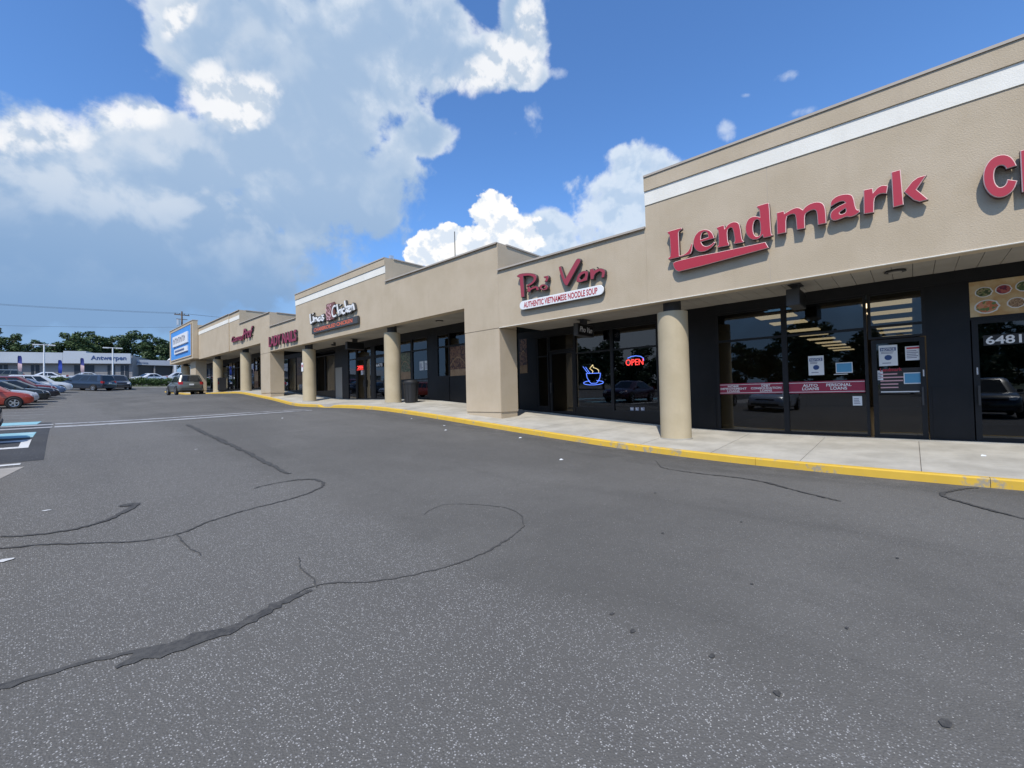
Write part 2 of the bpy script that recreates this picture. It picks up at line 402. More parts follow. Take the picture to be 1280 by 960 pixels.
def thing(name, loc, label, cat, group=None):
    o = bpy.data.objects.new(name, None); o.empty_display_size = .3; col.objects.link(o); o.location = loc
    return tag(o, label, cat, group)
def BOX(name, mat, parent, x0, x1, y0, y1, z0, z1, bevel=0):
    return MB().box(x0, x1, y0, y1, z0, z1).obj(name, mat, parent, bevel=bevel)

# ------------------------------------------------------------------ ground shape (the site climbs away along the shops)
S10 = [(-80,.21),(1.9,.21),(2.9,.23),(15.4,1.21),(23.9,1.26),(34.9,2.17),(49.9,2.26),(60,2.65),(75,3.5),(88.8,4.58),(103.8,5.74),(138.8,7.2),(200,8.6),(420,11.5),(2000,28)]
G0 = [(-1500,-6),(-80,-.3),(-1.24,0),(1.8,.03),(13.8,.78),(17.8,.84),(24.8,.92),(34.8,1.24),(48.8,1.98),(61.8,2.7),(73.8,3.42),(88.8,4.58),(103.8,5.74),(138.8,7.2),(200,8.6),(420,11.5),(2000,28)]
_t = {}
def itp(T, y):
    key = (id(T), round(y, 3))
    if key not in _t:
        a = [p[0] for p in T]; b = [p[1] for p in T]
        _t[key] = float(np.mean([np.interp(y+d, a, b) for d in (-1.5, -1, -.5, 0, .5, 1, 1.5)]))
    return _t[key]
def g(x, y):
    a = itp(G0, y); b = itp(S10, y)-.18
    t = min(1, max(0, x/9)); t = t*t*(3-2*t)
    if y > 55: t *= max(0, 1-(y-55)/20)
    return a*(1-t)+b*t
CURB = [(-14,8.7),(-1.4,8.6),(.3,8.76),(2.7,9.1),(5.6,9.0),(8.7,9.04),(11.4,9.15),(13.9,9.1),(16.5,8.8),(19,8.85),(22,9.2),(25.5,9.6),(28.3,9.82),(33,9.88),(60,9.92)]
def cx(y): return float(np.mean([np.interp(y+d, [p[0] for p in CURB], [p[1] for p in CURB]) for d in (-1, -.5, 0, .5, 1)]))
def floorz(x, y): return itp(S10, y)+.045*(x-10)
def curbtop(y):
    k = max(0, min(1, 1-abs(y-18.9)/1.1)); k = k*k*(3-2*k)
    return itp(S10, y)-.05-.115*min(1, k*1.6)

def sheet(name, xs, ys, mat, dz=0, parent=None):
    v = [(x, y, g(x, y)+dz) for y in ys for x in xs]; n = len(xs)
    f = [(j*n+i, j*n+i+1, (j+1)*n+i+1, (j+1)*n+i) for j in range(len(ys)-1) for i in range(n-1)]
    me = bpy.data.meshes.new(name); me.from_pydata(v, [], f); me.materials.append(M[mat]); me.shade_smooth()
    return link(name, me, parent)
ar = lambda a, b, s: [float(q) for q in np.arange(a, b+1e-6, s)]
xs = ar(-120, -12, 6)+ar(-9, -3, 3)+ar(-2, 12.5, .5)
ys = ar(-60, -10, 5)+ar(-8, 60, .5)+ar(61, 74, 1)
tag(sheet('parking_lot', xs, ys, 'asphalt'), kind='structure')
xs2 = ar(-1500, -200, 130)+ar(-120, 140, 20)+ar(200, 1500, 130)
ys2 = ar(-1500, -100, 140)+ar(-60, 200, 10)+ar(230, 400, 20)+ar(500, 2000, 150)
def gfar(x, y): return g(x, y)-.12
v = [(x, y, gfar(x, y)) for y in ys2 for x in xs2]; n = len(xs2)
f = [(j*n+i, j*n+i+1, (j+1)*n+i+1, (j+1)*n+i) for j in range(len(ys2)-1) for i in range(n-1)]
me = bpy.data.meshes.new('terrain'); me.from_pydata(v, [], f); me.materials.append(M['far_ground']); me.shade_smooth()
tag(link('terrain', me), kind='structure')

def patch(name, pts, mat, dz=.006, kind='structure', step=.4):
    """thin painted sheet over the asphalt: a quad p0 p1 p2 p3 (x,y) subdivided so that it follows the slope"""
    p = [Vector((a, b)) for a, b in pts]
    nu = max(1, int(max((p[1]-p[0]).length, (p[2]-p[3]).length)/step)); nv = max(1, int(max((p[3]-p[0]).length, (p[2]-p[1]).length)/step))
    V = []; F = []
    for j in range(nv+1):
        for i in range(nu+1):
            a = p[0].lerp(p[1], i/nu).lerp(p[3].lerp(p[2], i/nu), j/nv); V.append((a.x, a.y, g(a.x, a.y)+dz))
    for j in range(nv):
        for i in range(nu): F.append((j*(nu+1)+i, j*(nu+1)+i+1, (j+1)*(nu+1)+i+1, (j+1)*(nu+1)+i))
    me = bpy.data.meshes.new(name); me.from_pydata(V, [], F); me.materials.append(M[mat])
    bm = bmesh.new(); bm.from_mesh(me); bmesh.ops.recalc_face_normals(bm, faces=bm.faces)
    if bm.faces[0].normal.z < 0: bmesh.ops.reverse_faces(bm, faces=bm.faces)
    bm.to_mesh(me); bm.free()
    o = link(name, me); o['kind'] = kind; return o

# newer dark paving with bay markings on the parking side
patch('asphalt_patch', [(-30, 9.5), (-.2, 9.95), (.17, 20.9), (-30, 21.2)], 'asphalt_new', .004)
# crossing stripes: two faded bands with a gap
patch('crossing_line', [(.2, 19.6), (7.6, 17.95), (7.6, 17.6), (.2, 18.9)], 'line_faded', .008)
patch('crossing_line', [(.15, 17.8), (7.3, 16.75), (7.2, 16.35), (.12, 17.0)], 'line_faded', .008)
patch('bay_line', [(-14, 18.6), (.16, 19.4), (.15, 18.7), (-14, 17.9)], 'line_faded', .009)
patch('bay_line', [(-14, 15.7), (.1, 17.6), (.08, 17.05), (-14, 15.2)], 'line_faded', .009)
patch('bay_line', [(-14, 20.4), (-.06, 21.9), (-.2, 19.6), (-14, 18.8)], 'line_blue', .010)
patch('bay_line', [(-14, 15.3), (-.24, 15.2), (-.31, 13.64), (-14, 13.7)], 'line_blue', .010)
patch('bay_line', [(-.47, 13.13), (-.33, 13.13), (-.38, 11.71), (-.52, 11.71)], 'line_white', .010)
patch('bay_line', [(-14, 13.2), (-.47, 13.12), (-.48, 12.8), (-14, 12.75)], 'line_white', .009)
patch('bay_line', [(-14, 12.0), (-.51, 11.95), (-.52, 11.72), (-14, 11.7)], 'line_white', .009)
patch('bay_line', [(-12, 9.75), (-.46, 9.75), (-.47, 9.6), (-12, 9.55)], 'line_white', .009)
for yy in (4.6, 7.4): patch('bay_line', [(-6.5, yy), (-1.6, yy+.1), (-1.6, yy), (-6.5, yy-.1)], 'line_faded', .008)
for yy in (-2, -5, -8): patch('bay_line', [(-6.5, yy), (-1.6, yy), (-1.6, yy-.11), (-6.5, yy-.11)], 'line_faded', .008)
for k in range(13):
    yy = 22.6+2.85*k; xx = -.5+.095*(yy-22)
    patch('bay_line', [(xx-5.2, yy), (xx, yy+.15), (xx, yy+.03), (xx-5.2, yy-.12)], 'line_faded', .008)

CRACKS={'seal_main':([(-0.62,2.23),(-0.47,2.21),(-0.31,2.19),(-0.09,2.15),(0.07,2.07),(0.25,2.01),(0.53,1.98),(0.87,2.1),(1.11,2.13),(1.45,1.89),(1.86,1.73),(2.36,1.68),(2.9,1.79),(3.31,1.98),(3.61,2.43),(3.48,2.86),(3.15,3.17),(2.72,3.01)],[0.05,0.05,0.04,0.03,0.02,0.015,0.015,0.02,0.02,0.016,0.014,0.02,0.02,0.016,0.016,0.01,0.008,0.006]),'seal_patch':([(-0.06,2.0),(0.1,2.02),(0.28,1.99),(0.53,1.98),(0.81,2.08),(1.07,2.13)],[0.03,0.15,0.14,0.07,0.1,0.03]),'branch':([(1.22,2.82),(1.13,2.5),(1.1,2.27),(1.06,2.12)],[0.008,0.012,0.012,0.012]),'b':([(-0.55,4.85),(-0.26,4.67),(0.2,4.3),(0.61,4.19),(1.01,4.45),(1.55,4.62),(2.08,4.76),(2.5,5.1),(2.56,5.5),(2.34,5.68),(1.93,5.62),(1.7,5.54)],[0.03,0.022,0.025,0.02,0.022,0.022,0.022,0.04,0.06,0.05,0.03,0.02]),'b2':([(0.61,4.19),(0.61,3.74),(0.67,3.43)],[0.012,0.012,0.008]),'c':([(-0.56,5.24),(-0.3,5.11),(-0.02,5.08),(0.24,5.25),(0.44,5.53),(0.56,5.73)],[0.03,0.03,0.05,0.05,0.06,0.04]),'c2':([(0.33,5.72),(0.42,5.71),(0.54,5.7)],[0.02,0.12,0.05]),'d':([(2.74,14.33),(2.61,11.68),(2.56,9.58),(2.47,7.41),(2.42,6.12)],[0.08,0.12,0.1,0.09,0.06]),'r1':([(8.52,-1.87),(8.19,-1.64),(7.73,-1.5),(7.37,-1.63),(7.03,-1.87),(6.72,-2.12)],[0.03,0.05,0.06,0.05,0.04,0.03]),'r2':([(8.17,2.65),(7.56,2.22),(7.45,1.73),(7.41,0.7),(6.9,-0.03),(6.57,-0.55)],[0.01,0.02,0.03,0.05,0.04,0.02])}
def crack(name, pts, wid, seed):
    rnd = random.Random(seed)
    P = [Vector(p) for p in pts]; out = []; wd = []
    for i in range(len(P)-1):
        L = (P[i+1]-P[i]).length; n = max(2, int(L/.035))
        p0, p1, p2, p3 = P[max(i-1, 0)], P[i], P[i+1], P[min(i+2, len(P)-1)]
        for k in range(n):
            t = k/n; t2 = t*t; t3 = t2*t
            q = .5*((2*p1)+(p2-p0)*t+(2*p0-5*p1+4*p2-p3)*t2+(3*p1-p0-3*p2+p3)*t3)
            out.append(q); wd.append(wid[i]*(1-t)+wid[i+1]*t)
    V = []; F = []; jit = 0; slow = 0; wob = 1
    for i, q in enumerate(out):
        t = (out[min(i+1, len(out)-1)]-out[max(i-1, 0)]); t = t.normalized() if t.length > 1e-6 else Vector((1, 0))
        nn = Vector((-t.y, t.x)); jit = jit*.55+rnd.uniform(-1, 1)*.009; slow = slow*.95+rnd.uniform(-1, 1)*.009; wob = wob*.8+.2*rnd.uniform(.3, 1.7)
        w = wd[i]*.5*wob
        o_ = jit*min(1, .3+w*30)+slow; a = q+nn*(o_+w*rnd.uniform(.45, 1.45)); b = q+nn*(o_-w*rnd.uniform(.45, 1.45))
        for s in (a, b): V.append((s.x, s.y, g(s.x, s.y)+.0055+.0006*seed))
        if i: F.append((2*i-2, 2*i-1, 2*i+1, 2*i))
    me = bpy.data.meshes.new(name); me.from_pydata(V, [], F); me.materials.append(M['tar'])
    bm = bmesh.new(); bm.from_mesh(me)
    for fc in bm.faces:
        if fc.normal.z < 0: fc.normal_flip()
    bm.to_mesh(me); bm.free()
    o = link(name, me); o['kind'] = 'structure'
for i, (kname, (pts, wid)) in enumerate(CRACKS.items()): crack('tar_seam', pts, wid, i)
# worn gutter strip of the island at the left edge
patch('gutter_strip', [(-30, 7.2), (-.72, 8.2), (-.42, 9.38), (-30, 9.4)], 'concrete_gutter', .005)
# small stains and litter
rnd = random.Random(3)
def blot(name, x, y, r, mat, dz):
    n = 11; pts = []
    for k in range(n):
        a = 2*math.pi*k/n; q = r*rnd.uniform(.55, 1.15); pts.append((x+q*1.3*math.cos(a), y+q*.8*math.sin(a)))
    MB().poly([(a, b, g(a, b)+dz) for a, b in pts]).obj(name, mat)['kind'] = 'structure'
for (x, y, r) in [(2.23,.28,.02),(2.13,.08,.022),(2.18,-.37,.02),(2.07,-.71,.022),(2.33,-1.3,.028),(3.3,-.3,.015),(4.0,.7,.02),(3.0,-.9,.015),(4.9,.2,.02),(5.6,1.5,.025),(4.6,-1.1,.018)]: blot('tar_spot', x, y, r, 'tar', .007)
for i, (x, y, r) in enumerate([(-.51,4.44,.05),(-.24,6.05,.035),(1.9,9.5,.03)]): blot('paint_spot', x, y, r, 'line_white', .008)
lit = [(8.3,6.4,'beside the yellow curb by the tan pier'),(7.6,8.6,'out on the asphalt off the tan pier'),(8.2,9.4,'in the gutter past the tan pier'),(6.8,4.0,'on open asphalt off the noodle shop'),(8.4,11.4,'in the gutter short of the bin'),(5.2,14.0,'on open asphalt off the chicken restaurant'),(10.6,-2.1,'on the pale pavement by the food poster door')]
for x, y, where in lit:
    z = g(x, y)+.004 if x < 8.7 else floorz(x, y)+.004
    b = MB(); a = rnd.uniform(0, 3); s = rnd.uniform(.035, .055)
    c, q = math.cos(a)*s, math.sin(a)*s
    b.hexa([(x-c, y-q, z), (x+q*.7, y-c*.7, z), (x+c, y+q, z), (x-q*.6, y+c*.8, z)], [(x-c*.8, y-q, z+.012), (x+q*.7, y-c*.5, z+.022), (x+c*.9, y+q, z+.008), (x-q*.6, y+c*.6, z+.018)])
    tag(b.obj('paper_scrap', 'paper'), 'small crumpled white paper scrap '+where, 'litter', 'scraps of litter')

# ------------------------------------------------------------------ pavement and kerb
side = MB()
ytop = ar(-14, 60, .8)
for a, b in zip(ytop[:-1], ytop[1:]):      # bed below the slabs, seen in the joints
    side.hexa([(cx(a)+.14, a, g(9, a)-.1), (12.6, a, g(9, a)-.1), (12.6, b, g(9, b)-.1), (cx(b)+.14, b, g(9, b)-.1)],
              [(cx(a)+.14, a, curbtop(a)-.02), (12.6, a, floorz(12.6, a)-.02), (12.6, b, floorz(12.6, b)-.02), (cx(b)+.14, b, curbtop(b)-.02)])
walk = tag(side.obj('pavement', 'concrete_gutter'), kind='structure')
for k in range(46):
    a = -14.1+1.6*k+.006; b = a+1.588
    X0a, X0b = cx(a)+.156, cx(b)+.156
    m_ = 10.9
    dz = rnd.uniform(-.002, .003)
    MB().hexa([(X0a, a, curbtop(a)-.06), (12.25, a, floorz(12.25, a)-.06), (12.25, b, floorz(12.25, b)-.06), (X0b, b, curbtop(b)-.06)],
              [(X0a, a, curbtop(a)+dz), (12.25, a, floorz(12.25, a)+dz), (12.25, b, floorz(12.25, b)+dz), (X0b, b, curbtop(b)+dz)]).obj('slab', 'concrete', walk)
def kerb(y0, y1):
    b = MB(); Y = ar(y0, y1, .4); Y[-1] = y1
    prof = [(0, -.1), (0, .0), (.012, .02), (.15, .02)]
    for a, c in zip(Y[:-1], Y[1:]):
        def P(y):
            t = curbtop(y)+.004
            return [(cx(y), y, g(cx(y), y)-.1), (cx(y)+.015, y, t-.02), (cx(y)+.035, y, t), (cx(y)+.15, y, t), (cx(y)+.15, y, g(cx(y), y)-.1)]
        p, q = P(a), P(c)
        for i in range(5): b.poly([p[i], q[i], q[(i+1) % 5], p[(i+1) % 5]])
    b.poly(P(Y[0])); b.poly(P(Y[-1])[::-1])
    return b
for k in range(25):
    y0 = -14+3*k
    o = kerb(y0+.003, y0+2.997).obj('curb', 'curb_yellow'); o['kind'] = 'structure'

# The shops below are measured in a first survey: heights and bay positions are corrected by settle() at the end.
_before = set(bpy.data.objects)
_floor_final = floorz
def floorz(x, y): return (_floor_final(x, y)-.0585)/.9625
WALL_DY, WALL_DX = .273, .08
_box0 = MB.box; _hex0 = MB.hexa
def _box_w(s, x0, x1, y0, y1, z0, z1, mi=0):
    if x0 >= 12: x0 += WALL_DX; x1 += WALL_DX; y0 += WALL_DY; y1 += WALL_DY
    return _box0(s, x0, x1, y0, y1, z0, z1, mi)
MB.box = _box_w
# ------------------------------------------------------------------ lettering
FACE = Matrix(((0, 0, -1, 0), (-1, 0, 0, 0), (0, 1, 0, 0), (0, 0, 0, 1)))      # curve x -> -y, y -> z, z -> -x (towards the street)
def curve_mesh(name, cu, mats, classify=True, mat4=FACE, X=0):
    tmp = bpy.data.objects.new('tmp', cu); col.objects.link(tmp)
    dg = bpy.context.evaluated_depsgraph_get(); dg.update()
    me = bpy.data.meshes.new_from_object(tmp.evaluated_get(dg)); me.name = name
    bpy.data.objects.remove(tmp); bpy.data.curves.remove(cu)
    me.materials.clear()
    for m in mats: me.materials.append(M[m])
    for p in me.polygons:
        nz = p.normal.z; k = 0
        if classify and len(mats) > 1:
            k = 0 if nz > .97 else (1 if nz > .15 and len(mats) > 2 else len(mats)-1)
        p.material_index = k; p.use_smooth = False
    return me
def outline(name, polys, X, depth, mats, parent, trim=0.0):
    cu = bpy.data.curves.new(name, 'CURVE'); cu.dimensions = '2D'; cu.fill_mode = 'BOTH'; cu.extrude = depth/2
    if trim: cu.bevel_depth = trim; cu.bevel_resolution = 0; cu.offset = -trim
    for pl in polys:
        sp = cu.splines.new('POLY'); sp.points.add(len(pl)-1)
        for q, (y, z) in zip(sp.points, pl): q.co = (-y, z, 0, 1)
        sp.use_cyclic_u = True
    me = curve_mesh(name, cu, mats)
    me.transform(Matrix.Translation((X+depth/2, 0, 0)) @ FACE)
    return link(name, me, parent)
def ribbon(name, strokes, X, depth, w, mats, parent):
    b = MB()
    for st in strokes:
        P = [Vector((0, y, z)) for y, z in st]
        sm_ = []
        for i in range(len(P)-1):
            p0, p1, p2, p3 = P[max(i-1, 0)], P[i], P[i+1], P[min(i+2, len(P)-1)]
            for k in range(4):
                t = k/4; sm_.append(.5*((2*p1)+(p2-p0)*t+(2*p0-5*p1+4*p2-p3)*t*t+(3*p1-p0-3*p2+p3)*t**3))
        sm_.append(P[-1])
        L, Rr = [], []
        for i, q in enumerate(sm_):
            t = sm_[min(i+1, len(sm_)-1)]-sm_[max(i-1, 0)]
            t = t.normalized() if t.length > 1e-6 else Vector((0, 0, 1))
            nn = Vector((0, -t.z, t.y))*w/2
            L.append(q+nn); Rr.append(q-nn)
        for i in range(len(sm_)-1):
            a, c, d, e = L[i], L[i+1], Rr[i+1], Rr[i]
            b.hexa([(X, p.y, p.z) for p in (a, c, d, e)], [(X+depth, p.y, p.z) for p in (a, c, d, e)])
    return b.obj(name, mats, parent)
def text(name, s, y0, y1, z0, z1, X, mats, parent, depth=.004, shear=0, bold=0, rows=1, face='-x'):
    cu = bpy.data.curves.new(name, 'FONT'); cu.body = s; cu.extrude = depth/2; cu.shear = shear; cu.offset = bold; cu.align_x = 'CENTER'
    cu.resolution_u = 3; cu.space_line = .85
    me = curve_mesh(name, cu, mats)
    xs_ = [v.co.x for v in me.vertices]; ys_ = [v.co.y for v in me.vertices]
    a, b, c, d = min(xs_), max(xs_), min(ys_), max(ys_)
    W_ = abs(y0-y1)
    for v in me.vertices:
        v.co.x = (v.co.x-a)/(b-a)*W_; v.co.y = (v.co.y-c)/(d-c)*(z1-z0)
    if face == '-x':
        me.transform(Matrix.Translation((X+depth/2, max(y0, y1), z0)) @ FACE)
    elif face == '-y':     # y0,y1 are x limits and X is the y plane
        me.transform(Matrix.Translation((min(y0, y1), X+depth/2, z0)) @ Matrix(((1, 0, 0, 0), (0, 0, 1, 0), (0, 1, 0, 0), (0, 0, 0, 1)) if False else ((1, 0, 0, 0), (0, 0, -1, 0), (0, 1, 0, 0), (0, 0, 0, 1))))
    return link(name, me, parent)

# ------------------------------------------------------------------ shops
def coping(parent, y0, y1, top, X=10.0):
    MB().box(X-.06, X+.40, y0, y1, top, top+.025).box(X-.068, X-.06, y0, y1, top-.03, top+.02).obj('coping', 'coping', parent)
def band(parent, y0, y1, z0, z1):
    BOX('white_band', 'band_white', parent, 9.982, 9.999, y0, y1, z0, z1)
def capband(parent, y0, y1, z0, z1):
    BOX('parapet_band', 'stucco', parent, 9.955, 9.999, y0, y1, z0+.003, z1)
def side_parapet(parent, y0, top, low, x1=21):
    BOX('side_parapet', 'stucco', parent, 10.352, x1, y0, y0+.3, low, top)
    MB().box(10.41, x1, y0-.035, y0+.335, top, top+.05).obj('coping', 'coping', parent)
def column(parent, y, soff, X=10.55):
    y = y+(y+1.24)*.0135
    zb = floorz(X, y)
    b = MB(); n = 40
    b.cyl((X, y, 0), .36, .355, zb-.08, soff-.24, n)
    c = b.obj('column', 'stucco_column', parent, smooth=True)
    MB().cyl((X, y, 0), .21, .21, soff-.24, soff+.12, 24).obj('collar', 'collar', c, smooth=True)
    MB().cyl((X, y, 0), .385, .385, zb-.06, zb+.012, n).obj('footing', 'concrete', c, smooth=True)
    return c
def pier(parent, y0, y1, ztop, x1=10.85):
    zb = min(floorz(10, y0), floorz(10, y1))
    p = BOX('pier', 'stucco', parent, 10.0, x1, y0, y1, zb+.22, ztop, .012)
    BOX('plinth', 'stucco', p, 10.025, x1-.025, y0+.025, y1-.025, zb-.1, zb+.22)
    return p
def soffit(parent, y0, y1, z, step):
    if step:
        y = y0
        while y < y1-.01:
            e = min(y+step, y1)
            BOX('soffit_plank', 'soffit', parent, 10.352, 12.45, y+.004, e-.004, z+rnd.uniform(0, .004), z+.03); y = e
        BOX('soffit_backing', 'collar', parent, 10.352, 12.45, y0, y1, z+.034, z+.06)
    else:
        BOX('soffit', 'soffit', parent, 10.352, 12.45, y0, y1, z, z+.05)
def bars(name, parent, y0, y1, z0, z1, ys_=(), zs_=(), w=.05, X=12.2, mat='dark_frame', d=.05):
    b = MB()
    b.box(X-d, X+d, y0, y0+w, z0, z1).box(X-d, X+d, y1-w, y1, z0, z1)
    b.box(X-d, X+d, y0+w, y1-w, z1-w, z1).box(X-d, X+d, y0+w, y1-w, z0, z0+w)
    for y in ys_: b.box(X-d, X+d, y-w/2, y+w/2, z0+w, z1-w)
    Y = [y0+w]+[q for y in ys_ for q in (y-w/2, y+w/2)]+[y1-w]
    for z in zs_:
        for i in range(0, len(Y), 2): b.box(X-d+.004, X+d-.004, Y[i], Y[i+1], z-w/2, z+w/2)
    return b.obj(name, mat, parent), Y
def window(parent, y0, y1, z0, z1, ys_=(), zs_=(), w=.05, name='window_frame', X=12.2):
    fr, Y = bars(name, parent, y0, y1, z0, z1, ys_, zs_, w, X)
    Zs = [z0+w]+[q for z in zs_ for q in (z-w/2, z+w/2)]+[z1-w]
    for i in range(0, len(Y), 2):
        for j in range(0, len(Zs), 2):
            BOX('pane', 'store_glass', fr, X-.006, X+.006, Y[i]-.008, Y[i+1]+.008, Zs[j]-.008, Zs[j+1]+.008)
    return fr
def door(parent, y0, y1, z0, z1, hside=1, X=12.2, mat='store_glass'):
    fr, Y = bars('door', parent, y0, y1, z0, z1, (), (), .085, X, 'dark_frame', .035)
    BOX('pane', mat, fr, X-.006, X+.006, y0+.077, y1-.077, z0+.077, z1-.077)
    hy = y0+.06 if hside > 0 else y1-.06
    MB().box(X-.10, X-.07, hy-.015, hy+.015, z0+.75, z0+1.15).box(X-.07, X-.03, hy-.012, hy+.012, z0+.78, z0+.82).box(X-.07, X-.03, hy-.012, hy+.012, z0+1.08, z0+1.12).obj('handle', 'collar', fr)
    return fr
def panel(parent, y0, y1, z0a, z0b, z1, X=12.2, name='panel', mat='dark_panel'):
    X += WALL_DX; y0 += WALL_DY; y1 += WALL_DY
    MB().hexa([(X-.045, y0, z0a), (X+.045, y0, z0a), (X+.045, y1, z0b), (X-.045, y1, z0b)], [(X-.045, y0, z1), (X+.045, y0, z1), (X+.045, y1, z1), (X-.045, y1, z1)]).obj(name, mat, parent)
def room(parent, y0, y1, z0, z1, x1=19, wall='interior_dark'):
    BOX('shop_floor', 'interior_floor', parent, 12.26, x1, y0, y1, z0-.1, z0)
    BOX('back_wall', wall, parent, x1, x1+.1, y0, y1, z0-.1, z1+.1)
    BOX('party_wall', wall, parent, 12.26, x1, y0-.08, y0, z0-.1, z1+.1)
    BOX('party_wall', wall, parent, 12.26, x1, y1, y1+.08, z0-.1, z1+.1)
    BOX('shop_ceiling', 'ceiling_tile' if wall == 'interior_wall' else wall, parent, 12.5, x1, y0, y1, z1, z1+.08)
def sill(parent, y0, y1):
    Y = ar(y0, y1, 1.6); Y = Y if abs(Y[-1]-y1) < .05 else Y+[y1]
    b = MB()
    for a, c in zip(Y[:-1], Y[1:]):
        b.hexa([(12.08, a, floorz(12, a)-.05), (12.40, a, floorz(12, a)-.05), (12.40, c, floorz(12, c)-.05), (12.08, c, floorz(12, c)-.05)],
               [(12.08, a, floorz(12.1, a)+.03), (12.40, a, floorz(12.1, a)+.03), (12.40, c, floorz(12.1, c)+.03), (12.08, c, floorz(12.1, c)+.03)])
    b.obj('sill', 'concrete', parent)
def roof(parent, y0, y1, z, x1=34):
    BOX('roof', 'roofing', parent, 10.352, x1, y0, y1, z-.25, z)
    BOX('rear_wall', 'stucco', parent, x1, x1+.3, y0, y1, 0, z+.5)

# --- loan office bay (and the neighbouring door 6481)
A = thing('shop_unit', (11, -1.3, .2), 'tan stucco shop bay with white band and dark glass under the Lendmark sign', 'shop')
BOX('fascia', 'stucco', A, 10, 10.35, -6.05, .866, 3.75, 7.03); BOX('fascia', 'stucco', A, 10, 10.35, .874, 3.50, 3.75, 7.03)
BOX('fascia_joint', 'coping', A, 10.004, 10.34, .866, .874, 3.75, 7.03)
band(A, -6.05, 3.50, 6.28, 6.64); capband(A, -6.05, 3.5, 6.64, 7.03); coping(A, -6.05, 3.5, 7.03)
BOX('drip_edge', 'band_white', A, 9.985, 10.05, -6.05, 3.5, 3.735, 3.7495)
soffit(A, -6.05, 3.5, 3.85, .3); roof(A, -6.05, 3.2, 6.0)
BOX('side_parapet', 'stucco', A, 10.352, 21, 3.2, 3.5, 4.9, 7.03)
column(A, 3.07, 3.75)
zf = lambda y: floorz(12.2, y)
panel(A, 2.37, 3.2, zf(2.4)-.05, zf(3.2)-.05, 3.88)
panel(A, 2.42, 3.15, .42, .45, 1.30, 12.185, 'kick_panel'); 
window(A, .80, 2.37, .30, 3.60, (), (2.81,), .055); window(A, -.76, .80, .30, 3.60, (), (2.81,), .055)
sill(A, -6.05, 3.5)
BOX('header', 'dark_frame', A, 12.14, 12.28, -6.05, 2.37, 3.60, 3.88)
door(A, -1.66, -.82, .28, 2.52, 1)
window(A, -1.68, -.78, 2.54, 3.60, (), (2.83,), .05, 'transom_window')
panel(A, -2.30, -1.68, .2, .2, 3.60); panel(A, -2.24, -1.74, .34, .34, 1.42, 12.185, 'kick_panel')
door(A, -3.30, -2.32, .28, 2.78, -1); panel(A, -3.32, -2.30, 2.78, 2.78, 3.60, 12.2, 'header_panel')
window(A, -6.05, -3.32, .30, 3.60, (-4.7,), (2.81,), .055)
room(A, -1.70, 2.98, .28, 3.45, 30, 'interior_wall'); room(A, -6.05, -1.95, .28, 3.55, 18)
for (x, y) in [(xx, 1.08) for xx in (12.85, 14.4, 16.8, 18.6, 20.6, 22.6, 24.4, 26.4, 28.2)]+[(xx, -1.08) for xx in (12.85, 14.5, 16.5, 18.5, 20.2, 22.2)]:
    BOX('ceiling_light', 'lamp_panel', A, x-.3, x+.3, y-.42, y+.42, 3.42, 3.445)

# --- noodle shop
B = thing('shop_unit', (11, 6, .6), 'low tan stucco shop front with neon signs under the Pho Van lettering', 'shop')
BOX('fascia', 'stucco', B, 10, 10.35, 3.503, 8.597, 3.75, 5.71); coping(B, 3.503, 8.6, 5.71)
BOX('drip_edge', 'band_white', B, 9.985, 10.05, 3.503, 8.597, 3.735, 3.7495)
soffit(B, 3.503, 8.597, 3.85, .3); roof(B, 3.5, 8.6, 5.0)
window(B, 3.25, 5.53, .80, 3.62, (4.02,), (2.87,), .05)
window(B, 5.53, 6.95, .92, 3.62, (), (2.87,), .05)
panel(B, 3.22, 5.53, zf(3.22)-.05, zf(5.53)-.05, .80, 12.2, 'kick_panel'); panel(B, 5.53, 6.95, zf(5.53)-.05, zf(6.95)-.05, .92, 12.2, 'kick_panel')
door(B, 6.97, 8.02, .72, 3.0, -1); window(B, 6.95, 8.04, 3.02, 3.62, (), (), .04, 'transom_window')
panel(B, 6.95, 8.06, zf(6.95)-.05, zf(8.06)-.05, .72, 12.2, 'threshold')
window(B, 8.06, 8.60, .95, 3.62, (), (2.87,), .05); panel(B, 8.04, 8.62, zf(8.04)-.05, zf(8.62)-.05, .95, 12.2, 'kick_panel')
panel(B, 8.62, 9.5, zf(8.6)-.05, zf(9.5)-.05, 3.88)
BOX('header', 'dark_frame', B, 12.14, 12.28, 3.25, 9.5, 3.62, 3.88); sill(B, 3.5, 8.6)
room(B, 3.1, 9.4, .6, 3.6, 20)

# --- chicken restaurant: lower tower with the broad pier, then the taller banded bay
Cc = thing('shop_unit', (11, 16.6, 1.2), 'tall tan stucco restaurant front with white band and broad square pier', 'shop')
BOX('fascia', 'stucco', Cc, 10, 10.35, 8.6, 15.318, 4.66, 6.65); BOX('fascia', 'stucco', Cc, 10, 10.35, 8.6, 10.29, 3.745, 4.66)
BOX('fascia', 'stucco', Cc, 10, 10.35, 15.32, 24.9, 4.66, 7.72)
pier(Cc, 8.6, 10.29, 3.735)
BOX('pier_return', 'stucco', Cc, 10.352, 10.85, 8.6, 10.29, 3.745, 4.72)
coping(Cc, 8.6, 15.318, 6.65); side_parapet(Cc, 8.6, 6.65, 4.9)
band(Cc, 15.32, 24.9, 7.04, 7.38); capband(Cc, 15.32, 24.9, 7.38, 7.72); coping(Cc, 15.32, 24.9, 7.72); side_parapet(Cc, 15.32, 7.72, 6.0)
BOX('side_parapet', 'stucco', Cc, 10.352, 21, 24.6, 24.9, 6.0, 7.72)
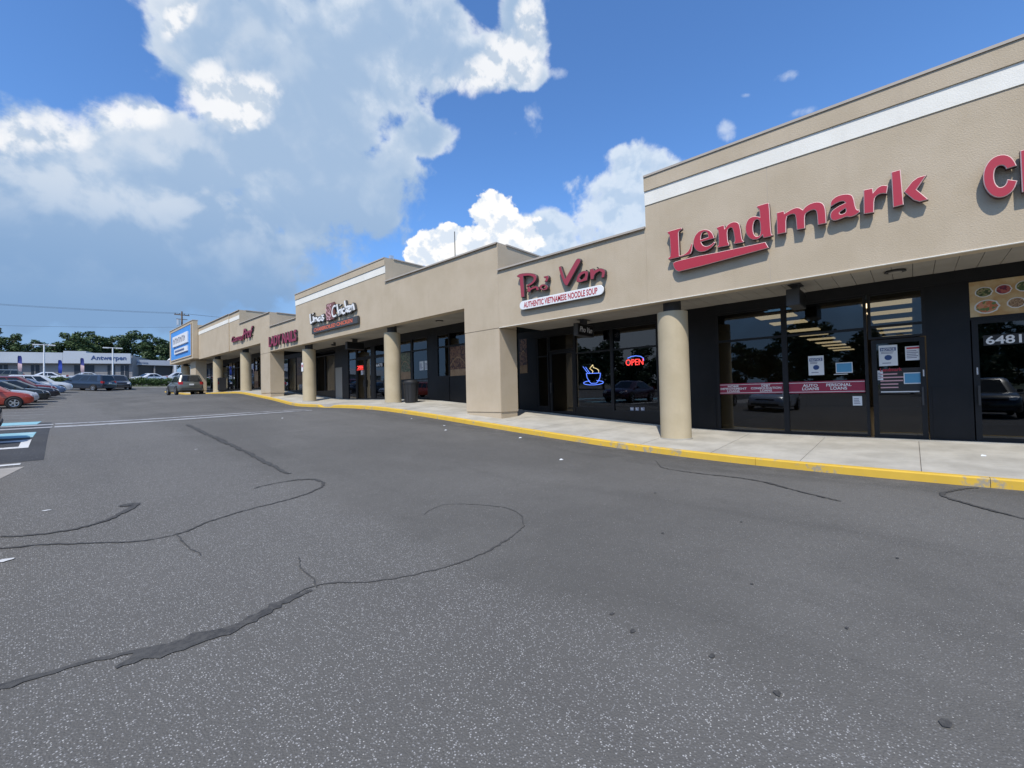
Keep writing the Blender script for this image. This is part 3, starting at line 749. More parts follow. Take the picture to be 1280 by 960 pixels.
soffit(Cc, 8.6, 24.9, 4.74, 0); roof(Cc, 8.9, 15.3, 5.9); roof(Cc, 15.62, 24.6, 7.0)
column(Cc, 15.52, 4.66); column(Cc, 24.15, 4.66)
zz = 4.42
window(Cc, 9.6, 12.4, 2.33, zz, (11.0,), (3.76,), .06); panel(Cc, 9.6, 12.4, zf(9.6)-.05, zf(12.4)-.05, 2.33, 12.2, 'kick_panel')
window(Cc, 12.4, 14.47, 2.33, zz, (13.6,), (3.76,), .07); panel(Cc, 12.4, 13.58, zf(12.4)-.05, zf(13.58)-.05, 2.33, 12.2, 'kick_panel'); panel(Cc, 13.62, 14.47, zf(13.6)-.05, zf(14.47)-.05, 2.33, 12.2, 'kick_panel')
panel(Cc, 14.47, 15.12, zf(14.5)-.05, zf(15.1)-.05, 4.78)
window(Cc, 15.12, 16.45, 1.34, zz, (), (2.3, 3.76,), .07); window(Cc, 16.45, 18.4, 2.33, zz, (), (3.76,), .07); panel(Cc, 16.45, 18.4, zf(16.5)-.05, zf(18.4)-.05, 2.33, 12.2, 'kick_panel')
door(Cc, 18.9, 19.95, 1.33, 3.75, 1); window(Cc, 18.4, 18.9, 1.34, 3.75, (), (), .05, 'sidelight'); window(Cc, 18.4, 19.95, 3.77, zz, (), (), .06, 'transom_window')
panel(Cc, 19.95, 20.25, zf(20)-.05, zf(20)-.05, 4.5)
door(Cc, 20.25, 20.95, 1.33, 3.75, -1); door(Cc, 20.97, 21.9, 1.33, 3.75, 1); window(Cc, 20.25, 21.9, 3.77, zz, (), (), .06, 'transom_window')
window(Cc, 21.9, 22.9, 1.34, zz, (), (2.3, 3.76), .06, 'sidelight')
panel(Cc, 22.9, 23.6, zf(23)-.05, zf(23.6)-.05, 4.78)
panel(Cc, 23.6, 24.5, 3.4, 3.4, 4.5); BOX('service_door', 'wood_door', Cc, 12.15, 12.25, 23.63, 24.47, 1.42, 3.38)
window(Cc, 24.5, 27.2, 1.9, 4.30, (25.9,), (), .07); panel(Cc, 24.5, 27.2, zf(24.5)-.05, zf(27.2)-.05, 1.9, 12.2, 'kick_panel')
BOX('header', 'dark_frame', Cc, 12.14, 12.28, 9.6, 24.5, zz, 4.78); sill(Cc, 9.6, 24.9)
room(Cc, 9.6, 24.5, 1.1, 4.4, 21)

# --- nail salon
E_ = thing('shop_unit', (11, 27, 1.5), 'low tan stucco salon front under the Lady Nails lettering', 'shop')
BOX('fascia', 'stucco', E_, 10, 10.35, 24.903, 28.997, 4.66, 6.32); coping(E_, 24.903, 28.997, 6.32)
soffit(E_, 24.903, 28.997, 4.74, 0); roof(E_, 24.9, 29, 5.6)
window(E_, 27.25, 33.2, 2.05, 4.55, (28.6, 30.4, 31.8), (), .07); panel(E_, 27.25, 33.2, zf(27.25)-.05, zf(33.2)-.05, 2.05, 12.2, 'kick_panel')
BOX('header', 'dark_frame', E_, 12.14, 12.28, 24.5, 33.2, 4.55, 4.78); sill(E_, 24.9, 29.0)
room(E_, 24.6, 33.1, 1.6, 4.5, 19)

# --- beauty supply shop
G_ = thing('shop_unit', (11, 36, 2.2), 'tan stucco beauty shop front with white band and two round columns', 'shop')
BOX('fascia', 'stucco', G_, 10, 10.35, 29.0, 34.998, 5.38, 7.28); BOX('fascia', 'stucco', G_, 10, 10.35, 29.0, 30.7, 4.61, 5.38)
BOX('fascia', 'stucco', G_, 10, 10.35, 35.0, 37.4, 5.38, 8.33); BOX('fascia', 'stucco', G_, 9.94, 10.35, 37.4, 46.4, 5.38, 8.33)
pier(G_, 29.0, 30.7, 4.60); BOX('pier_return', 'stucco', G_, 10.352, 10.85, 29, 30.7, 4.61, 5.42)
coping(G_, 29.0, 34.998, 7.28); side_parapet(G_, 29.0, 7.28, 5.6)
BOX('white_band', 'band_white', G_, 9.982, 9.999, 35.0, 37.4, 7.66, 7.95); BOX('white_band', 'band_white', G_, 9.922, 9.939, 37.4, 46.4, 7.66, 7.95)
coping(G_, 35.0, 37.4, 8.33); coping(G_, 37.4, 46.4, 8.33, 9.94); side_parapet(G_, 35.0, 8.33, 6.6)
soffit(G_, 29.0, 46.4, 5.45, 0); roof(G_, 29.3, 35, 6.5); roof(G_, 35.3, 46.3, 7.5)
column(G_, 35.05, 5.38); column(G_, 42.35, 5.38)
for (a, b) in [(33.2, 35.0), (35.0, 37.4), (37.4, 39.0), (40.9, 43.5), (43.5, 46.4)]:
    window(G_, a, b, 2.45, 5.15, ((a+b)/2,), (4.5,), .08)
    panel(G_, a, b, zf(a)-.05, zf(b)-.05, 2.45, 12.2, 'kick_panel')
door(G_, 39.0, 39.95, 2.36, 4.7, 1); door(G_, 39.95, 40.9, 2.36, 4.7, -1); window(G_, 39.0, 40.9, 4.72, 5.15, (), (), .06, 'transom_window')
BOX('header', 'dark_frame', G_, 12.14, 12.28, 33.2, 46.4, 5.15, 5.48); sill(G_, 30.7, 46.4)
room(G_, 33.3, 46.3, 2.3, 5.1, 19)

# --- end shop with the boxed blue sign frame
K_ = thing('shop_unit', (11, 51, 2.3), 'end shop of the row with boxed tan frame around the blue sign', 'shop')
MB().box(9.5, 9.86, 46.42, 56.0, 5.46, 9.0).obj('fascia', 'stucco', K_); BOX('fascia_core', 'stucco', K_, 9.87, 10.35, 46.42, 56.0, 5.46, 8.6)
BOX('coping', 'coping', K_, 9.46, 9.9, 46.4, 56.02, 9.0, 9.06)
soffit(K_, 46.42, 56.0, 5.5, 0); roof(K_, 46.42, 56, 7.5)
pier(K_, 47.9, 49.9, 5.44); column(K_, 53.7, 5.46)
window(K_, 46.4, 55.6, 2.6, 5.0, (48.5, 50.4, 52.2, 54), (4.2,), .08); panel(K_, 46.4, 55.7, zf(46.4)-.05, zf(55.7)-.05, 2.6, 12.2, 'kick_panel')
BOX('header', 'dark_frame', K_, 12.14, 12.28, 46.4, 55.7, 5.0, 5.52)
room(K_, 46.45, 55.6, 2.5, 5.0, 18)
BOX('end_wall', 'stucco', K_, 12.3, 34, 55.7, 56.0, 1, 8.0)

# ------------------------------------------------------------------ signs
LEND=[[[(2.913,5.388),(2.897,5.402),(2.81,5.407),(2.572,5.407),(2.567,5.37),(2.626,5.341),(2.646,5.31),(2.648,5.246),(2.643,4.741),(2.562,4.743),(2.508,4.763),(2.455,4.799),(2.415,4.855),(2.375,4.966),(2.339,4.956),(2.361,4.789),(2.392,4.727),(2.441,4.713),(2.573,4.706),(2.904,4.705),(2.911,4.75),(2.86,4.773),(2.846,4.911),(2.853,5.173),(2.866,5.313),(2.884,5.33),(2.899,5.351)]],[[(1.875,4.958),(1.896,5.04),(1.918,5.092),(1.949,5.142),(1.987,5.18),(2.033,5.206),(2.085,5.221),(2.145,5.225),(2.2,5.209),(2.248,5.174),(2.286,5.127),(2.312,5.067),(2.327,5.003),(2.329,4.936),(2.316,4.872),(2.289,4.81),(2.251,4.761),(2.202,4.725),(2.148,4.707),(2.088,4.706),(2.028,4.719),(1.968,4.745),(1.918,4.78),(1.858,4.847),(1.885,4.883),(1.933,4.843),(1.972,4.826),(2.018,4.817),(2.061,4.823),(2.1,4.844),(2.129,4.877),(2.157,4.947)],[(2.163,5.005),(2.155,5.082),(2.144,5.122),(2.127,5.15),(2.103,5.165),(2.072,5.168),(2.046,5.156),(2.025,5.127),(2.012,5.09),(2.006,5.021)]],[[(1.828,5.175),(1.824,5.187),(1.814,5.196),(1.773,5.202),(1.669,5.208),(1.659,5.122),(1.601,5.189),(1.554,5.215),(1.498,5.224),(1.45,5.215),(1.408,5.188),(1.38,5.152),(1.366,5.106),(1.352,5.004),(1.339,4.847),(1.323,4.759),(1.295,4.731),(1.303,4.712),(1.352,4.71),(1.493,4.722),(1.496,4.748),(1.489,4.763),(1.474,4.776),(1.476,4.854),(1.493,4.997),(1.509,5.077),(1.522,5.095),(1.536,5.105),(1.552,5.107),(1.574,5.098),(1.602,5.077),(1.613,5.0),(1.609,4.866),(1.6,4.789),(1.587,4.767),(1.583,4.745),(1.589,4.713),(1.823,4.722),(1.826,4.749),(1.818,4.764),(1.8,4.776),(1.791,4.866),(1.793,5.034),(1.801,5.126),(1.815,5.144),(1.825,5.16)]],[[(1.044,5.422),(1.028,5.432),(0.974,5.436),(0.879,5.438),(0.826,5.434),(0.817,5.422),(0.809,5.252),(0.804,4.923),(0.794,4.752),(0.773,4.732),(0.779,4.714),(0.819,4.707),(0.936,4.705),(0.947,4.732),(0.951,4.749),(0.952,4.774),(1.008,4.724),(1.049,4.708),(1.095,4.71),(1.138,4.726),(1.178,4.758),(1.211,4.801),(1.239,4.857),(1.257,4.918),(1.264,4.982),(1.261,5.047),(1.247,5.113),(1.226,5.164),(1.198,5.201),(1.161,5.223),(1.114,5.229),(1.065,5.219),(0.99,5.179),(0.993,5.302),(1.004,5.353),(1.024,5.373),(1.036,5.393)],[(1.086,5.122),(1.101,5.09),(1.114,5.039),(1.12,4.979),(1.119,4.91),(1.109,4.852),(1.091,4.806),(1.067,4.779),(1.039,4.771),(1.015,4.778),(0.996,4.8),(0.987,4.879),(0.988,5.015),(0.997,5.096),(1.016,5.122),(1.034,5.137),(1.051,5.141),(1.068,5.136)]],[[(0.694,5.176),(0.56,5.178),(0.554,5.122),(0.45,5.167),(0.393,5.181),(0.346,5.179),(0.305,5.158),(0.253,5.101),(0.223,5.141),(0.187,5.165),(0.136,5.187),(0.081,5.194),(0.023,5.187),(-0.025,5.165),(-0.062,5.128),(-0.086,5.073),(-0.098,5.001),(-0.104,4.902),(-0.105,4.715),(0.027,4.722),(0.032,4.918),(0.042,4.998),(0.058,5.028),(0.081,5.045),(0.11,5.048),(0.143,5.042),(0.179,5.028),(0.205,5.008),(0.22,4.98),(0.228,4.903),(0.229,4.711),(0.363,4.719),(0.372,4.939),(0.381,5.024),(0.393,5.048),(0.414,5.062),(0.445,5.066),(0.479,5.061),(0.515,5.047),(0.535,4.958),(0.541,4.712),(0.697,4.716)]],[[(-0.171,5.016),(-0.177,5.108),(-0.201,5.155),(-0.247,5.189),(-0.296,5.205),(-0.351,5.205),(-0.4,5.197),(-0.444,5.181),(-0.477,5.157),(-0.499,5.126),(-0.517,5.05),(-0.53,4.931),(-0.543,4.863),(-0.561,4.835),(-0.583,4.845),(-0.589,4.783),(-0.54,4.75),(-0.506,4.736),(-0.471,4.732),(-0.438,4.737),(-0.407,4.753),(-0.367,4.753),(-0.317,4.739),(-0.273,4.73),(-0.237,4.729),(-0.207,4.739),(-0.184,4.758),(-0.17,4.787),(-0.164,4.826),(-0.165,4.863),(-0.173,4.898),(-0.189,4.927),(-0.213,4.95),(-0.244,4.971),(-0.299,4.999),(-0.391,5.029),(-0.367,5.065),(-0.341,5.075),(-0.303,5.074),(-0.256,5.059)],[(-0.305,4.867),(-0.326,4.886),(-0.387,4.921),(-0.395,4.891),(-0.394,4.87),(-0.388,4.847),(-0.371,4.833),(-0.344,4.827),(-0.324,4.829),(-0.304,4.845)]],[[(-0.65,5.185),(-0.777,5.178),(-0.783,5.098),(-0.828,5.152),(-0.86,5.174),(-0.893,5.183),(-0.927,5.178),(-0.979,5.149),(-0.957,5.008),(-0.906,5.029),(-0.874,5.033),(-0.845,5.026),(-0.82,5.008),(-0.8,4.979),(-0.788,4.903),(-0.78,4.715),(-0.641,4.73)]],[[(-1.024,5.381),(-1.145,5.385),(-1.165,4.734),(-1.029,4.729)],[(-1.172,4.964),(-1.277,5.113),(-1.349,5.163),(-1.459,5.168),(-1.331,4.952),(-1.467,4.727),(-1.36,4.718),(-1.287,4.776)]],[[(2.804,4.595),(2.744,4.62),(2.602,4.63),(2.248,4.635),(1.852,4.62),(0.905,4.613),(0.849,4.471),(2.153,4.38),(2.668,4.357),(2.71,4.382),(2.744,4.414),(2.769,4.455),(2.787,4.505)]]]
CH=[[[(-2.424,4.943),(-2.407,5.016),(-2.391,5.063),(-2.371,5.108),(-2.343,5.144),(-2.309,5.171),(-2.271,5.184),(-2.231,5.185),(-2.193,5.171),(-2.159,5.144),(-2.129,5.102),(-2.104,5.045),(-2.087,4.981),(-2.079,4.909),(-2.078,4.834),(-2.084,4.757),(-2.099,4.687),(-2.12,4.625),(-2.146,4.574),(-2.176,4.533),(-2.208,4.505),(-2.243,4.49),(-2.279,4.489),(-2.314,4.501),(-2.346,4.525),(-2.374,4.559),(-2.397,4.608),(-2.423,4.701),(-2.324,4.762),(-2.311,4.706),(-2.299,4.679),(-2.284,4.662),(-2.266,4.655),(-2.246,4.659),(-2.227,4.679),(-2.211,4.716),(-2.199,4.766),(-2.193,4.83),(-2.194,4.89),(-2.201,4.945),(-2.213,4.983),(-2.232,5.005),(-2.251,5.014),(-2.271,5.01),(-2.289,4.997),(-2.303,4.975),(-2.312,4.955),(-2.316,4.929)]]]
PHO=[[[(7.675,5.291),(7.577,5.331),(7.456,5.332),(7.281,5.307),(7.128,5.272),(6.995,5.228),(6.912,5.179),(6.878,5.122),(6.874,5.063),(6.9,5.0),(6.962,4.944),(7.06,4.894),(7.152,4.869),(7.282,4.866),(7.27,4.912),(7.225,4.935),(7.146,4.951),(7.079,4.978),(7.025,5.014),(6.999,5.052),(7.003,5.092),(7.041,5.133),(7.112,5.173),(7.21,5.201),(7.396,5.225),(7.372,4.86),(7.366,4.559),(7.508,4.563),(7.529,4.849),(7.559,5.218),(7.608,5.234),(7.637,5.253)]],[[(7.258,4.858),(7.159,4.859),(7.136,4.795),(7.007,4.83),(6.927,4.827),(6.814,4.785),(6.803,4.667),(6.898,4.672),(6.919,4.754),(7.065,4.737),(7.119,4.715),(7.135,4.665),(7.253,4.698)]],[[(6.788,4.732),(6.788,4.769),(6.764,4.803),(6.719,4.823),(6.656,4.83),(6.595,4.82),(6.536,4.793),(6.493,4.76),(6.467,4.721),(6.466,4.683),(6.49,4.645),(6.536,4.626),(6.605,4.625),(6.668,4.637),(6.723,4.661),(6.763,4.692)],[(6.702,4.733),(6.673,4.762),(6.647,4.772),(6.615,4.771),(6.585,4.758),(6.545,4.719),(6.573,4.689),(6.601,4.679),(6.657,4.678)]],[[(6.627,5.058),(6.452,5.056),(6.423,4.993),(6.434,4.945),(6.494,4.866),(6.595,4.893),(6.527,4.984),(6.586,5.001),(6.611,5.02)]],[[(6.07,5.231),(5.983,5.238),(5.951,5.13),(5.853,4.839),(5.546,5.224),(5.472,5.31),(5.422,5.332),(5.347,5.311),(5.321,5.251),(5.346,5.188),(5.448,5.056),(5.699,4.727),(5.787,4.608),(5.857,4.635),(5.905,4.705),(5.981,4.887),(6.031,5.043),(6.054,5.129)]],[[(5.488,4.729),(5.471,4.784),(5.432,4.852),(5.377,4.901),(5.305,4.931),(5.228,4.934),(5.104,4.899),(5.091,4.843),(5.1,4.777),(5.139,4.633),(5.199,4.637),(5.254,4.633),(5.324,4.622),(5.39,4.628),(5.481,4.665)],[(5.376,4.752),(5.329,4.81),(5.288,4.835),(5.212,4.851),(5.199,4.803),(5.21,4.769),(5.241,4.735),(5.278,4.713),(5.345,4.699)]],[[(5.052,4.934),(4.935,4.94),(4.909,4.878),(4.785,4.903),(4.707,4.894),(4.633,4.859),(4.59,4.818),(4.576,4.772),(4.581,4.716),(4.615,4.614),(4.708,4.619),(4.681,4.759),(4.747,4.815),(4.857,4.781),(4.904,4.734),(4.936,4.627),(5.033,4.636)]]]
LINA=[[(22.663,6.228),(22.638,5.996),(22.584,5.715),(22.459,5.705),(22.317,5.76)],[(22.277,6.034),(22.236,5.871),(22.164,5.705)],[(22.303,6.187),(22.273,6.155)],[(22.094,5.956),(22.041,5.706),(22.021,5.842),(21.897,5.901),(21.809,5.813),(21.738,5.684)],[(21.376,5.857),(21.568,5.849),(21.631,5.755),(21.529,5.68),(21.378,5.772),(21.361,5.855),(21.308,5.678)],[(21.225,5.971),(21.242,5.919)],[(21.024,5.926),(21.169,5.902),(21.143,5.824),(21.029,5.742),(21.104,5.668),(21.234,5.688)],[(19.658,6.2),(19.817,6.231),(19.968,6.15),(20.055,5.984),(20.033,5.801),(19.888,5.696),(19.646,5.721)],[(19.549,6.273),(19.478,6.011),(19.358,5.68),(19.325,5.892),(19.22,5.934),(19.145,5.859),(19.111,5.702)],[(19.115,5.988),(19.059,5.726)],[(19.199,6.192),(19.187,6.158)],[(18.786,5.938),(18.938,5.914),(18.98,5.794),(18.894,5.702),(18.742,5.728)],[(18.748,6.325),(18.682,6.047),(18.605,5.723)],[(18.423,6.007),(18.636,5.915),(18.42,5.712)],[(18.379,5.83),(18.231,5.884),(18.252,5.98),(18.375,5.962),(18.403,5.833),(18.321,5.725),(18.174,5.746)],[(18.118,6.006),(18.054,5.735),(18.036,5.916),(17.949,6.019),(17.893,5.924),(17.828,5.725)]]
EMB=[[(20.799,6.244),(20.66,6.124),(20.736,5.968),(20.6,5.816),(20.324,5.711),(20.218,5.795),(20.351,5.946),(20.243,6.094),(20.306,6.268),(20.248,6.384)],[(20.584,6.311),(20.469,6.393),(20.446,6.257)],[(20.302,6.399),(20.194,6.349),(20.25,6.292)],[(20.6,5.816),(20.633,5.654),(20.494,5.619)],[(20.393,5.727),(20.369,5.602),(20.258,5.604)],[(20.449,6.158),(20.51,6.002),(20.387,5.918)]]
S = thing('wall_sign', (9.8, 0, 4.7), 'large red raised letters reading Lendmark with a red underline bar', 'sign')
nm = ['letter']*8+['underline_bar']
for n_, pl in zip(nm, LEND):
    if n_ == 'letter' and len(pl) == 2 and pl is LEND[7]:
        for q in pl: outline('letter', [q], 9.862, .09, ['letter_red', 'letter_trim', 'letter_side'], S, .011)
    else: outline(n_, pl, 9.862, .09, ['letter_red', 'letter_trim', 'letter_side'], S, .011)
for yy in (.3, 1.2, 2.2): BOX('raceway_stud', 'collar', S, 9.955, 10.0, yy, yy+.03, 4.95, 4.98)
S = thing('wall_sign', (9.8, -2.6, 4.6), 'bold rounded red raised letters C and H beside the Lendmark sign', 'sign')
outline('letter', CH[0], 9.862, .09, ['letter_red', 'letter_trim', 'letter_side'], S, .011)
outline('letter', [[(-2.46,5.17),(-2.63,5.17),(-2.63,4.92),(-2.79,4.92),(-2.79,5.17),(-2.96,5.17),(-2.96,4.50),(-2.79,4.50),(-2.79,4.76),(-2.63,4.76),(-2.63,4.50),(-2.46,4.50)]], 9.862, .09, ['letter_red', 'letter_trim', 'letter_side'], S, .011)
BOX('mounting_stud', 'collar', S, 9.955, 10.0, -2.15, -2.12, 4.82, 4.85); BOX('mounting_stud', 'collar', S, 9.955, 10.0, -2.56, -2.53, 4.82, 4.85)

S = thing('wall_sign', (9.8, 6, 4.1), 'dull red brush-style Pho Van letters above a white rounded board', 'sign')
for pl in PHO: outline('letter', pl, 9.862, .09, ['pho_red', 'pho_side', 'pho_side'], S, .012)
cap = []
yl, yr, zc, rr = 7.46, 4.79, 4.305, .14
for k in range(13): a = math.pi/2+math.pi*k/12; cap.append((yl-rr*math.cos(a)*1.0, zc+rr*math.sin(a)))
for k in range(13): a = -math.pi/2+math.pi*k/12; cap.append((yr-rr*math.cos(a)*1.0, zc+rr*math.sin(a)))
bd = outline('board', [cap], 9.885, .07, ['sign_white', 'sign_white', 'sign_charcoal'], S, .01)
text('lettering', 'AUTHENTIC VIETNAMESE NOODLE SOUP', 7.42, 4.84, 4.215, 4.395, 9.868, ['letter_red'], bd, .005, bold=.016)
for yy in (4.9, 5.6, 6.4, 7.1): BOX('mounting_stud', 'collar', S, 9.93, 10.0, yy, yy+.03, 4.32, 4.35)
for yy, zq in ((7.35, 4.8), (5.95, 4.9), (5.2, 4.95), (4.85, 4.95), (6.95, 4.73), (6.55, 4.75)): BOX('mounting_stud', 'collar', S, 9.92, 10.0, yy, yy+.02, zq, zq+.02)

S = thing('wall_sign', (9.8, 20, 5), 'white script letters with brown emblem above charcoal Charbroiled Chicken board', 'sign')
ribbon('script', LINA, 9.85, .03, .085, 'sign_white', S)
[ribbon('script_backing', LINA[a:b], 9.881, .09, .20, 'sign_charcoal', S) for a, b in ((0, 7), (7, 16))]
em = BOX('emblem', 'emblem_brown', S, 9.865, 9.97, 19.86, 20.75, 5.55, 6.47, .03)
[ribbon('bird_outline', [q], 9.85, .012, .05, 'paper_pink', em) for q in EMB]
bd = BOX('board', 'sign_charcoal', S, 9.865, 9.97, 17.52, 22.48, 5.055, 5.42, .015)
text('lettering', 'CHARBROILED CHICKEN', 22.2, 18.02, 5.15, 5.345, 9.858, ['sign_orange'], bd, .006, bold=.02)
for yy in (18, 19.5, 21, 22): BOX('mounting_stud', 'collar', S, 9.965, 10.0, yy, yy+.05, 5.2, 5.25); 
BOX('mounting_stud', 'collar', S, 9.955, 10.0, 20.2, 20.3, 6, 6.1); BOX('mounting_stud', 'collar', S, 9.955, 10.0, 18.6, 18.65, 5.85, 5.9); BOX('mounting_stud', 'collar', S, 9.955, 10.0, 22.5, 22.53, 5.8, 5.85)

S = thing('wall_sign', (9.85, 26.7, 4.9), 'tall narrow crimson raised letters reading Lady Nails', 'sign')
text('letters', 'LADY NAILS', 28.85, 24.55, 4.92, 5.6, 9.87, ['nail_red', 'pho_side'], S, .09, bold=.03)
for yy in (25, 27, 28.5): BOX('mounting_stud', 'collar', S, 9.96, 10.0, yy, yy+.05, 5.2, 5.25)
S = thing('wall_sign', (9.85, 34, 6), 'slanted crimson raised letters reading Cosmo Prof', 'sign')
text('letters', 'Cosmo', 36.5, 34.25, 5.97, 6.42, 9.87, ['nail_red', 'pho_side'], S, .09, .35, .02)
text('letters', 'Prof', 33.9, 31.75, 5.95, 6.72, 9.87, ['nail_red', 'pho_side'], S, .09, .35, .02)
ribbon('swoosh', [[(34.5, 6.0), (34.15, 5.96), (33.8, 6.25)]], 9.84, .12, .08, 'nail_red', S)
BOX('backing_bar', 'stucco', S, 9.96, 10.0, 32, 36.4, 6.1, 6.3)

S = thing('wall_sign', (9.45, 51, 6), 'bright blue panel sign with two white boards on the end shop', 'sign')
pb = BOX('panel', 'sign_blue', S, 9.47, 9.499, 46.95, 55.2, 5.82, 8.72)
MB().box(9.44, 9.469, 46.85, 46.95, 5.72, 8.82).box(9.44, 9.469, 55.2, 55.3, 5.72, 8.82).box(9.44, 9.469, 46.95, 55.2, 8.72, 8.82).box(9.44, 9.469, 46.95, 55.2, 5.72, 5.82).obj('frame', 'stucco', S)
bd = BOX('board', 'sign_white', S, 9.36, 9.469, 47.9, 53.9, 7.1, 8.15, .01)
gl = []
for k in range(7):
    y = 53.5-.72*k
    gl += [[(y, 7.35), (y-.06, 7.9)], [(y, 7.9), (y-.45, 7.86 if k % 2 else 7.6)], [(y-.45, 7.86), (y-.42, 7.38)]]
ribbon('worn_glyphs', gl, 9.345, .012, .1, 'ink_grey', bd)
bd = BOX('board', 'sign_white', S, 9.36, 9.469, 48.0, 53.2, 6.3, 6.8, .01)
ribbon('worn_glyphs', [[(52.8-.3*k, 6.42), (52.75-.3*k, 6.66), (52.6-.3*k, 6.5)] for k in range(13)], 9.345, .012, .07, 'ink_navy', bd)

# ------------------------------------------------------------------ things on the shop fronts
GX = 12.193
def card(name, mat, y0, y1, z0, z1, X=GX, parent=None):
    return BOX(name, mat, parent, X-.002, X, min(y0, y1), max(y0, y1), z0, z1)
def lines(parent, mat, y0, y1, z0, z1, n, X=GX-.0045, fill=.5):
    b = MB(); h = (z1-z0)/n
    for k in range(n):
        L = (y0-y1)*rnd.uniform(.55, 1)
        b.box(X, X+.002, y0-L, y0, z0+k*h+h*.2, z0+k*h+h*(.2+fill))
    return b.obj('print_lines', mat, parent)
ROOT_TXT = dict(X=GX-.006+.08)
def wtext(name, s, y0, y1, z0, z1, mat, parent, **k): return text(name, s, y0+WALL_DY, y1+WALL_DY, z0, z1, GX-.0075+WALL_DX, [mat], parent, .002, **dict(dict(bold=.022), **k))
def t1(o, label, cat, group=None): return tag(o, label, cat, group)
bn = t1(card('window_banner', 'banner_red', .86, 2.32, 1.335, 1.625), 'crimson window banner strip reading Home Improvement and Debt Consolidation Loans', 'banner')
card('stripe', 'sign_white', .86, 2.32, 1.36, 1.372, GX-.0025, bn); card('stripe', 'sign_white', .86, 2.32, 1.585, 1.597, GX-.0025, bn)
wtext('lettering', 'HOME\nIMPROVEMENT\nLOANS', 2.30, 1.67, 1.385, 1.575, 'sign_white', bn); wtext('lettering', 'DEBT\nCONSOLIDATION\nLOANS', 1.57, .90, 1.385, 1.575, 'sign_white', bn)
bn = t1(card('window_banner', 'banner_red', -.69, .74, 1.325, 1.62), 'crimson window banner strip reading Auto Loans and Personal Loans', 'banner')
card('stripe', 'sign_white', -.69, .74, 1.35, 1.362, GX-.0025, bn); card('stripe', 'sign_white', -.69, .74, 1.58, 1.592, GX-.0025, bn)
wtext('lettering', 'AUTO\nLOANS', .47, .14, 1.40, 1.555, 'sign_white', bn); wtext('lettering', 'PERSONAL\nLOANS', .0, -.46, 1.40, 1.555, 'sign_white', bn)
def notice(y0, y1, z0, z1, label):
    o = t1(card('notice_sheet', 'paper', y0, y1, z0, z1), label, 'notice'); w = y0-y1; h = z1-z0
    card('heading_bar', 'ink_navy', y0-.08*w, y1+.08*w, z1-.28*h, z1-.12*h, GX-.0025, o)
    wtext('heading', 'NOTICE', y0-.14*w, y1+.14*w, z1-.26*h, z1-.145*h, 'paper', o)
    b = MB(); b.cyl((GX-.004, (y0+y1)/2, z0+.40*h), .2*w, .2*w, 0, .002, 18, 0, 'x'); 
    for v_ in range(len(b.v)): b.v[v_] = (b.v[v_][0]+WALL_DX, b.v[v_][1]+WALL_DY, b.v[v_][2])
    b.obj('round_symbol', 'ink_navy', o)
    lines(o, 'ink_grey', y0-.18*w, y1+.18*w, z0+.10*h, z0+.18*h, 1); lines(o, 'ink_grey', y0-.12*w, y1+.12*w, z0+.58*h, z0+.70*h, 2)
notice(.33, .03, 1.77, 2.25, 'white and navy Notice sheet on the wide loan office window')
notice(-.94, -1.24, 1.92, 2.39, 'white and navy Notice sheet on the loan office glass door')
o = t1(card('picture_card', 'paper', -.19, -.49, 1.80, 2.05), 'blue picture card with white border inside the loan office window', 'card'); card('picture', 'paper_blue', -.205, -.475, 1.82, 2.03, GX-.0025, o)
lines(o, 'paper', -.15, -.5, 1.755, 1.79, 1)
o = t1(card('small_notice', 'paper', -.47, -.63, 1.02, 1.24), 'small pale sheet under the crimson window banner', 'notice'); lines(o, 'ink_grey', -.49, -.61, 1.05, 1.20, 4)
o = t1(card('rules_sheet', 'paper', -1.36, -1.60, 2.02, 2.33), 'pale sheet with red heading on the loan office glass door', 'notice'); card('heading_bar', 'ink_red', -1.38, -1.58, 2.27, 2.31, GX-.0025, o); lines(o, 'ink_grey', -1.38, -1.58, 2.06, 2.25, 5)
o = t1(card('picture_card', 'paper', -1.32, -1.60, 1.50, 1.75), 'blue picture card with white border on the loan office glass door', 'card'); card('picture', 'paper_blue', -1.335, -1.585, 1.52, 1.73, GX-.0025, o)
o = t1(card('small_notice', 'paper', -.905, -.995, 1.60, 1.82), 'narrow pale sheet at the hinge edge of the loan office door', 'notice'); lines(o, 'ink_grey', -.915, -.985, 1.63, 1.78, 4)
o = t1(card('door_lettering', 'ink_black', -.95, -1.58, 1.30, 1.86, GX+.0005), 'pink and white lettering listing Lendmark details on the glass door', 'lettering')
wtext('heading', 'Lendmark', -.95, -1.30, 1.795, 1.87, 'ink_red', o)
lines(o, 'paper_pink', -.95, -1.33, 1.40, 1.78, 5, fill=.35); lines(o, 'paper', -.95, -1.58, 1.31, 1.345, 1, fill=.7)
o = t1(card('number_decal', 'ink_black', -2.47, -2.98, 2.24, 2.45, GX+.0005), 'white house number 6481 on the black glass door', 'number'); wtext('digits', '6481', -2.50, -2.95, 2.26, 2.43, 'sign_white', o, bold=.02)
o = t1(card('push_sticker', 'paper', -1.612, -1.632, 1.66, 1.80, 12.155), 'tiny white vertical sticker on the loan office door frame', 'sticker'); lines(o, 'ink_grey', -1.614, -1.630, 1.67, 1.79, 4, 12.1505)
o = t1(card('push_sticker', 'paper', -2.36, -2.38, 1.66, 1.80, 12.155), 'tiny white vertical sticker on the frame of door 6481', 'sticker'); lines(o, 'ink_grey', -2.362, -2.378, 1.67, 1.79, 4, 12.1505)
o = t1(card('food_poster', 'poster_gold', -2.31, -3.75, 2.84, 3.56, 12.150), 'golden menu poster showing plates of food above door 6481', 'poster')
